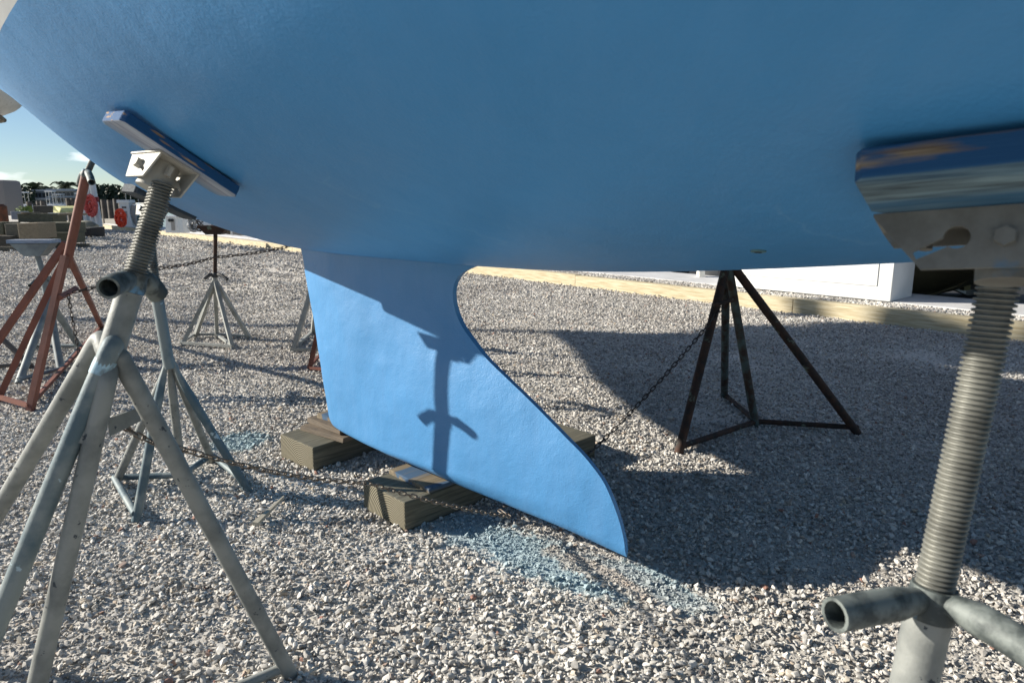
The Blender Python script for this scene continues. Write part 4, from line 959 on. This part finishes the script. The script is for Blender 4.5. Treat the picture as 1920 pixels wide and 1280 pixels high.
def coil(x0, x1, y0, y1, Y, mt_, name, label, n=7, r=.03, cat='cord', seed=1):
    rs = random.Random(seed); mb = MB(); a = A((x0+x1)/2, (y0+y1)/2, Y); rx = (x1-x0)/2*Y/FPX; rz = (y1-y0)/2*Y/FPX
    for k in range(n):
        ox = rs.uniform(-.2, .2)*rx; f_ = rs.uniform(.30, 1); oz = -rz*(1-f_)*rs.uniform(.1, .8)
        mb.tube([a+V((ox+math.cos(t)*rx*f_*rs.uniform(.93, 1.03), rs.uniform(-.1, .1), oz+math.sin(t)*rz*f_)) for t in [2*math.pi*i/18 for i in range(19)]], r, 6, cap=False)
    tag(mb.build(name, mt_, smooth=True, origin=a), label, cat)
red = mat('orange_red_cord', (.75, .075, .03), .5); red2 = mat('faded_red_hose', (.62, .10, .08), .5); greyh = mat('grey_hose', (.26, .27, .28), .5); blackh = mat('black_hose', (.03, .03, .03), .5)
coil(217, 237, 392, 425, 33, red, 'power_cord', 'orange red power cord coiled against the white pedestal', 15, .03)
coil(160, 181, 366, 405, 35.3, red2, 'hanging_hose', 'pinkish red hose coil hanging on the white davit', 13, .06, 'hose', 3)
coil(352, 372, 402, 434, 20, greyh, 'grey_hose', 'thick grey hose looped over the quay rail under the hull', 4, .05, 'hose', 4)
coil(368, 380, 408, 434, 19.5, blackh, 'black_hose', 'thin black hose loop right of the grey ones', 2, .02, 'hose', 5)
# white davit holding the hose
dv = empty('davit', A(180, 430, 36), 'white tubular davit with red hose standing at the kerb', 'davit')
for (p, q, r) in [((170, 330), (187, 425), .16), ((163, 345), (176, 428), .12), ((158, 372), (160, 425), .06), ((172, 395), (186, 395), .05)]:
    mb = MB(); mb.tube([A(*p, 36), A(*q, 36)], r, 8); mb.build('pole', wbox, dv, smooth=True)
mb = MB(); mb.box(A(181, 374, 35.8), V((.09, 0, 0)), V((0, .1, 0)), Z*.13); mb.build('reel_box', mat('dark_red_plastic', (.25, .03, .03), .5), dv, bevel=.04)
# grey timber uprights and rails behind the hoses
slabpoly('bench', [(322, 410), (345, 410), (345, 437), (322, 437)], 21.5, .4, wbox, 'low slatted white bench beside the pedestal under the hull', 'bench')
slabpoly('white_cabinet', [(368, 404), (382, 408), (382, 434), (368, 434)], 19.8, .5, mat('pale_blue_white', (.55, .60, .66), .5), 'pale cabinet right of the grey hose coils', 'cabinet')
slabpoly('dark_gap', [(382, 407), (402, 420), (402, 438), (382, 436)], 20.5, .4, mat('black_gap', (.02, .02, .022), .8), 'black slab filling the dark gap behind the rusty headed stand', 'crate')  # black slab set in where there is only a dark gap
for k, (x0, x1, nm, m_, lb) in enumerate([(419, 432, 'crate', 'brown_pile', 'low brown crate right of the rusty headed stand'), (432, 435, 'post', 'bright_white_metal', 'thin white post beside the low brown crate'), (436, 452, 'crate', 'grey_metal', 'grey crate along the quay under the hull'), (455, 466, 'crate', 'dark_brown', 'small black crate rightmost along the quay under the hull')]):
    slabpoly(nm, [(x0, 424+k*2), (x1, 426+k*2), (x1, 440+k*1), (x0, 438+k*1)], 19.5-k*.5, .3, MATS[m_], lb, nm)
mb = MB(); a = A(166, 432, 29); b = A(180, 430, 29); mb.tube([A(146, 428, 29), A(156, 426, 29), A(168, 427, 29), A(178, 431, 29), A(182, 434, 29)], [.22, .28, .30, .26, .1], 12); tag(mb.build('dinghy', mat('olive_rubber', (.22, .21, .16), .6, 0, (.12, .115, .09), 2), smooth=True, origin=V((a.x, a.y, 0))), 'deflated olive dinghy lying on the gravel by the davit', 'dinghy')
mb = MB(); mb.box(A(160, 441, 27.5)+Z*.1, V((.55, 0, 0)), V((0, .5, 0)), Z*.16, jit=.08); tag(mb.build('engine_block', MATS['black_gap'], bevel=.04), 'black lump of gear in front of the olive dinghy', 'gear')
# timber stack
tw = [wood_mat('stack_timber_'+n_, b_, d_, (3, 20, 20)) for n_, b_, d_ in (('grey', (.15, .14, .11), (.09, .085, .07)), ('olive', (.125, .125, .09), (.07, .07, .05)), ('tan', (.24, .20, .14), (.15, .125, .09)), ('dark', (.075, .07, .06), (.045, .042, .036)))]
stackspec = [  # x0,x1,y0,y1,Y,mat,label
 (32, 77, 418, 447, 19.2, 2, 'tan timber standing out in the middle of the stack'), (77, 136, 417, 437, 20.5, 1, 'upper right timber in the second row of the stack'), (8, 40, 419, 446, 20.2, 0, 'grey timber left of the tan one in the stack'), (-30, 10, 417, 441, 20.4, 1, 'second row timber at the left edge of the stack'),
 (30, 100, 400, 417, 21.2, 1, 'long top timber of the stack'), (-10, 26, 442, 463, 20.0, 3, 'bottom left timber of the stack'), (22, 62, 444, 463, 20.6, 3, 'bottom middle timber of the stack'), (62, 98, 446, 462, 20.8, 3, 'dark bottom timber behind the bare stand head'), (98, 134, 436, 456, 20.3, 1, 'bottom right timber of the stack'), (107, 138, 400, 404, 21, 2, 'thin tan board atop the stack at right'), (40, 46, 398, 401, 21, 2, 'tiny offcut on top of the stack'), (60, 74, 386, 400, 22, 3, 'small upright block on top of the stack')]
for (x0, x1, y0, y1, Y, m_, lb) in stackspec:
    a, b = A(x0, y0, Y), A(x1, y1, Y); c = (a+b)/2; mb = MB(); R = Matrix.Rotation(random.uniform(-.12, .12), 3, 'Z')
    mb.box(c+V((0, .35, 0)), R @ V((abs(b.x-a.x)/2*.97, 0, 0)), R @ V((0, .35, 0)), Z*abs(a.z-b.z)/2, jit=.01); tag(mb.build('timber', tw[m_], bevel=.02, origin=c), lb, 'timber', 'stacked keel timbers at far left')
for (x0, x1, y0, y1, Y, lb) in [(-20, 55, 462, 469, 19.3, 'long grey bearer on the ground under the stack, left part'), (84, 152, 454, 459, 20.6, 'long grey bearer on the ground under the stack, right part')]:
    a, b = A(x0, y0, Y), A(x1, y1-2, Y); c = (a+b)/2; mb = MB(); mb.box(V((c.x, c.y+.1, .07)), V(((b.x-a.x)/2, .25, 0)), V((0, .08, 0)), Z*.065); tag(mb.build('bearer', tw[0], bevel=.01), lb, 'timber')
mb = MB(); P = [A(75, 399, 24), A(82, 388, 24), A(100, 386, 24.5), A(115, 390, 24), A(112, 399, 23.6)]; n_ = 5
mb.add(P+[p+V((0, 1.2, 0)) for p in P], [tuple(range(5)), tuple(reversed(range(5, 10)))]+[(i, (i+1) % 5, 5+(i+1) % 5, 5+i) for i in range(5)]); tag(mb.build('tarpaulin', mat('yellow_tarpaulin', (.62, .60, .26), .6, 0, (.40, .38, .14), 3, (.45, .6)), bevel=.03), 'crumpled pale yellow tarpaulin over gear behind the timber stack', 'tarpaulin')
leafmass('weeds', [(A(48, 395, 25), .35, .3, .18)], mat('bright_weed', (.10, .15, .03), .6), 160, .05, 'tuft of green weeds growing behind the timber stack', 'weeds')
# grey cabinet and rusty drum at the left edge
mb = MB(); a, b = A(-30, 337, 26), A(14, 405, 26); c = (a+b)/2; mb.box(c+V((0, .5, 0)), V(((b.x-a.x)/2, 0, 0)), V((0, .5, 0)), Z*(a.z-b.z)/2); 
e = mb.build('storage_tank', mat('grey_brown_tank', (.20, .19, .19), .6), bevel=.12, smooth=True, origin=c); tag(e, 'rounded grey tank at the left edge behind the timber stack', 'tank')
mb = MB(); a = A(2, 390, 22); mb.tube([V((a.x, a.y, 0)), V((a.x, a.y, a.z+.05)), V((a.x, a.y, a.z+.12))], [.16, .16, .08], 12); tag(mb.build('rusty_drum', mat('orange_rust', (.17, .06, .03), .8, 0, (.08, .04, .025), 6), smooth=True), 'rust brown drum at the left edge of the timber stack', 'drum')
mb = MB(); mb.box(A(23, 404, 24)+V((0, .4, 0)), V((.13, 0, 0)), V((0, .3, 0)), Z*.14); tag(mb.build('crate', mat('blue_grey_plastic', (.14, .16, .20), .6), bevel=.03), 'small blue grey crate left of the top timber', 'crate')
# dim clutter on the quay: outboard, cart
mb = MB(); mb.tube([A(252, 385, 34), A(250, 400, 34), A(256, 424, 34)], [.12, .16, .05], 10); tag(mb.build('dock_cart', MATS['grey_metal'], smooth=True), 'grey cart handle beside the white pedestal', 'cart')
# white hull of a neighbouring boat, high up at the left edge
NY = 36.0; SC = 3.0
c = A(-65, 120, NY); nb = empty('neighbour_boat', V((c.x-3, NY, 0)), 'white boat hull hanging above the yard at the top left edge', 'boat')
wh = mat('dirty_white_hull', (.68, .68, .64), .5, 0, (.52, .51, .46), 1.2, (.45, .7), .003, 10, 5, (.20, .16, .11), 5, (.66, .72))
mb = MB(); v = []; f = []
Nn = 15; Rn = 18
for i in range(Nn):
    t = i/(Nn-1); x = (-3.2+t*4.24)*SC; wd_ = max(.03, (1-max(0, (t-.72)/.28)**2.2)**.5)
    for j in range(Rn):
        a = math.pi*j/(Rn-1); v.append(V((c.x+x, NY-math.cos(a)*SC*wd_, c.z+.15*SC-max(0, math.sin(a))**.8*1.05*SC*wd_)))
for i in range(Nn-1):
    for j in range(Rn-1): f.append((i*Rn+j, i*Rn+j+1, (i+1)*Rn+j+1, (i+1)*Rn+j))
f.append(tuple(i*Rn for i in range(Nn))+tuple(i*Rn+Rn-1 for i in reversed(range(Nn))))
mb.add(v, f); mb.build('hull', wh, nb, smooth=True)
mb = MB(); mb.tube([A(-20, 215, NY-.2), A(2, 224, NY-.2), A(10, 226, NY-.2)], [.28, .20, .10], 8); mb.build('skeg', mat('barnacled_brown', (.24, .21, .16), .9, 0, (.12, .10, .07), 12), nb)
for dx in (-5.2, -2.4):
    mb = MB(); mb.tube([V((c.x+dx, NY, 0)), V((c.x+dx, NY, c.z-1.2))], .09, 8); mb.build('support_post', galv, nb)
# unseen tree shape added outside the frame, lobes placed to shade the right kerb
def along_sun(q, r, x): return V((x, q+(SUNK-.20)*r/.44-SUNK*x, r-.442*x))
lob = [(7.2, 1.45, .62, .55), (7.65, 1.72, .5, .42), (8.02, 1.78, .30, .34), (7.5, 1.15, .35, .22), (8.79, 1.62, .14, .16), (6.7, 1.5, .5, .5), (6.5, 1.95, .5, .4), (6.95, 2.0, .4, .4), (7.2, 2.2, .3, .25), (6.45, 1.65, .35, .3), (6.3, 1.9, .35, .3), (6.6, 1.75, .4, .35), (6.2, 2.15, .3, .3)]
cs = [(along_sun(q, r, -20), .5, a*.95, b*.95) for q, r, a, b in lob for _ in range(max(1, int(a*b*20)))]
leafmass('yard_tree', cs, leaf_d, 19000, .085, 'tall thin trunked tree standing left of the yard, outside the frame', 'tree', trunk=[(V((-20, along_sun(7.3, 1.3, -20).y-.3, 0)), along_sun(7.3, 1.3, -20), .14)])
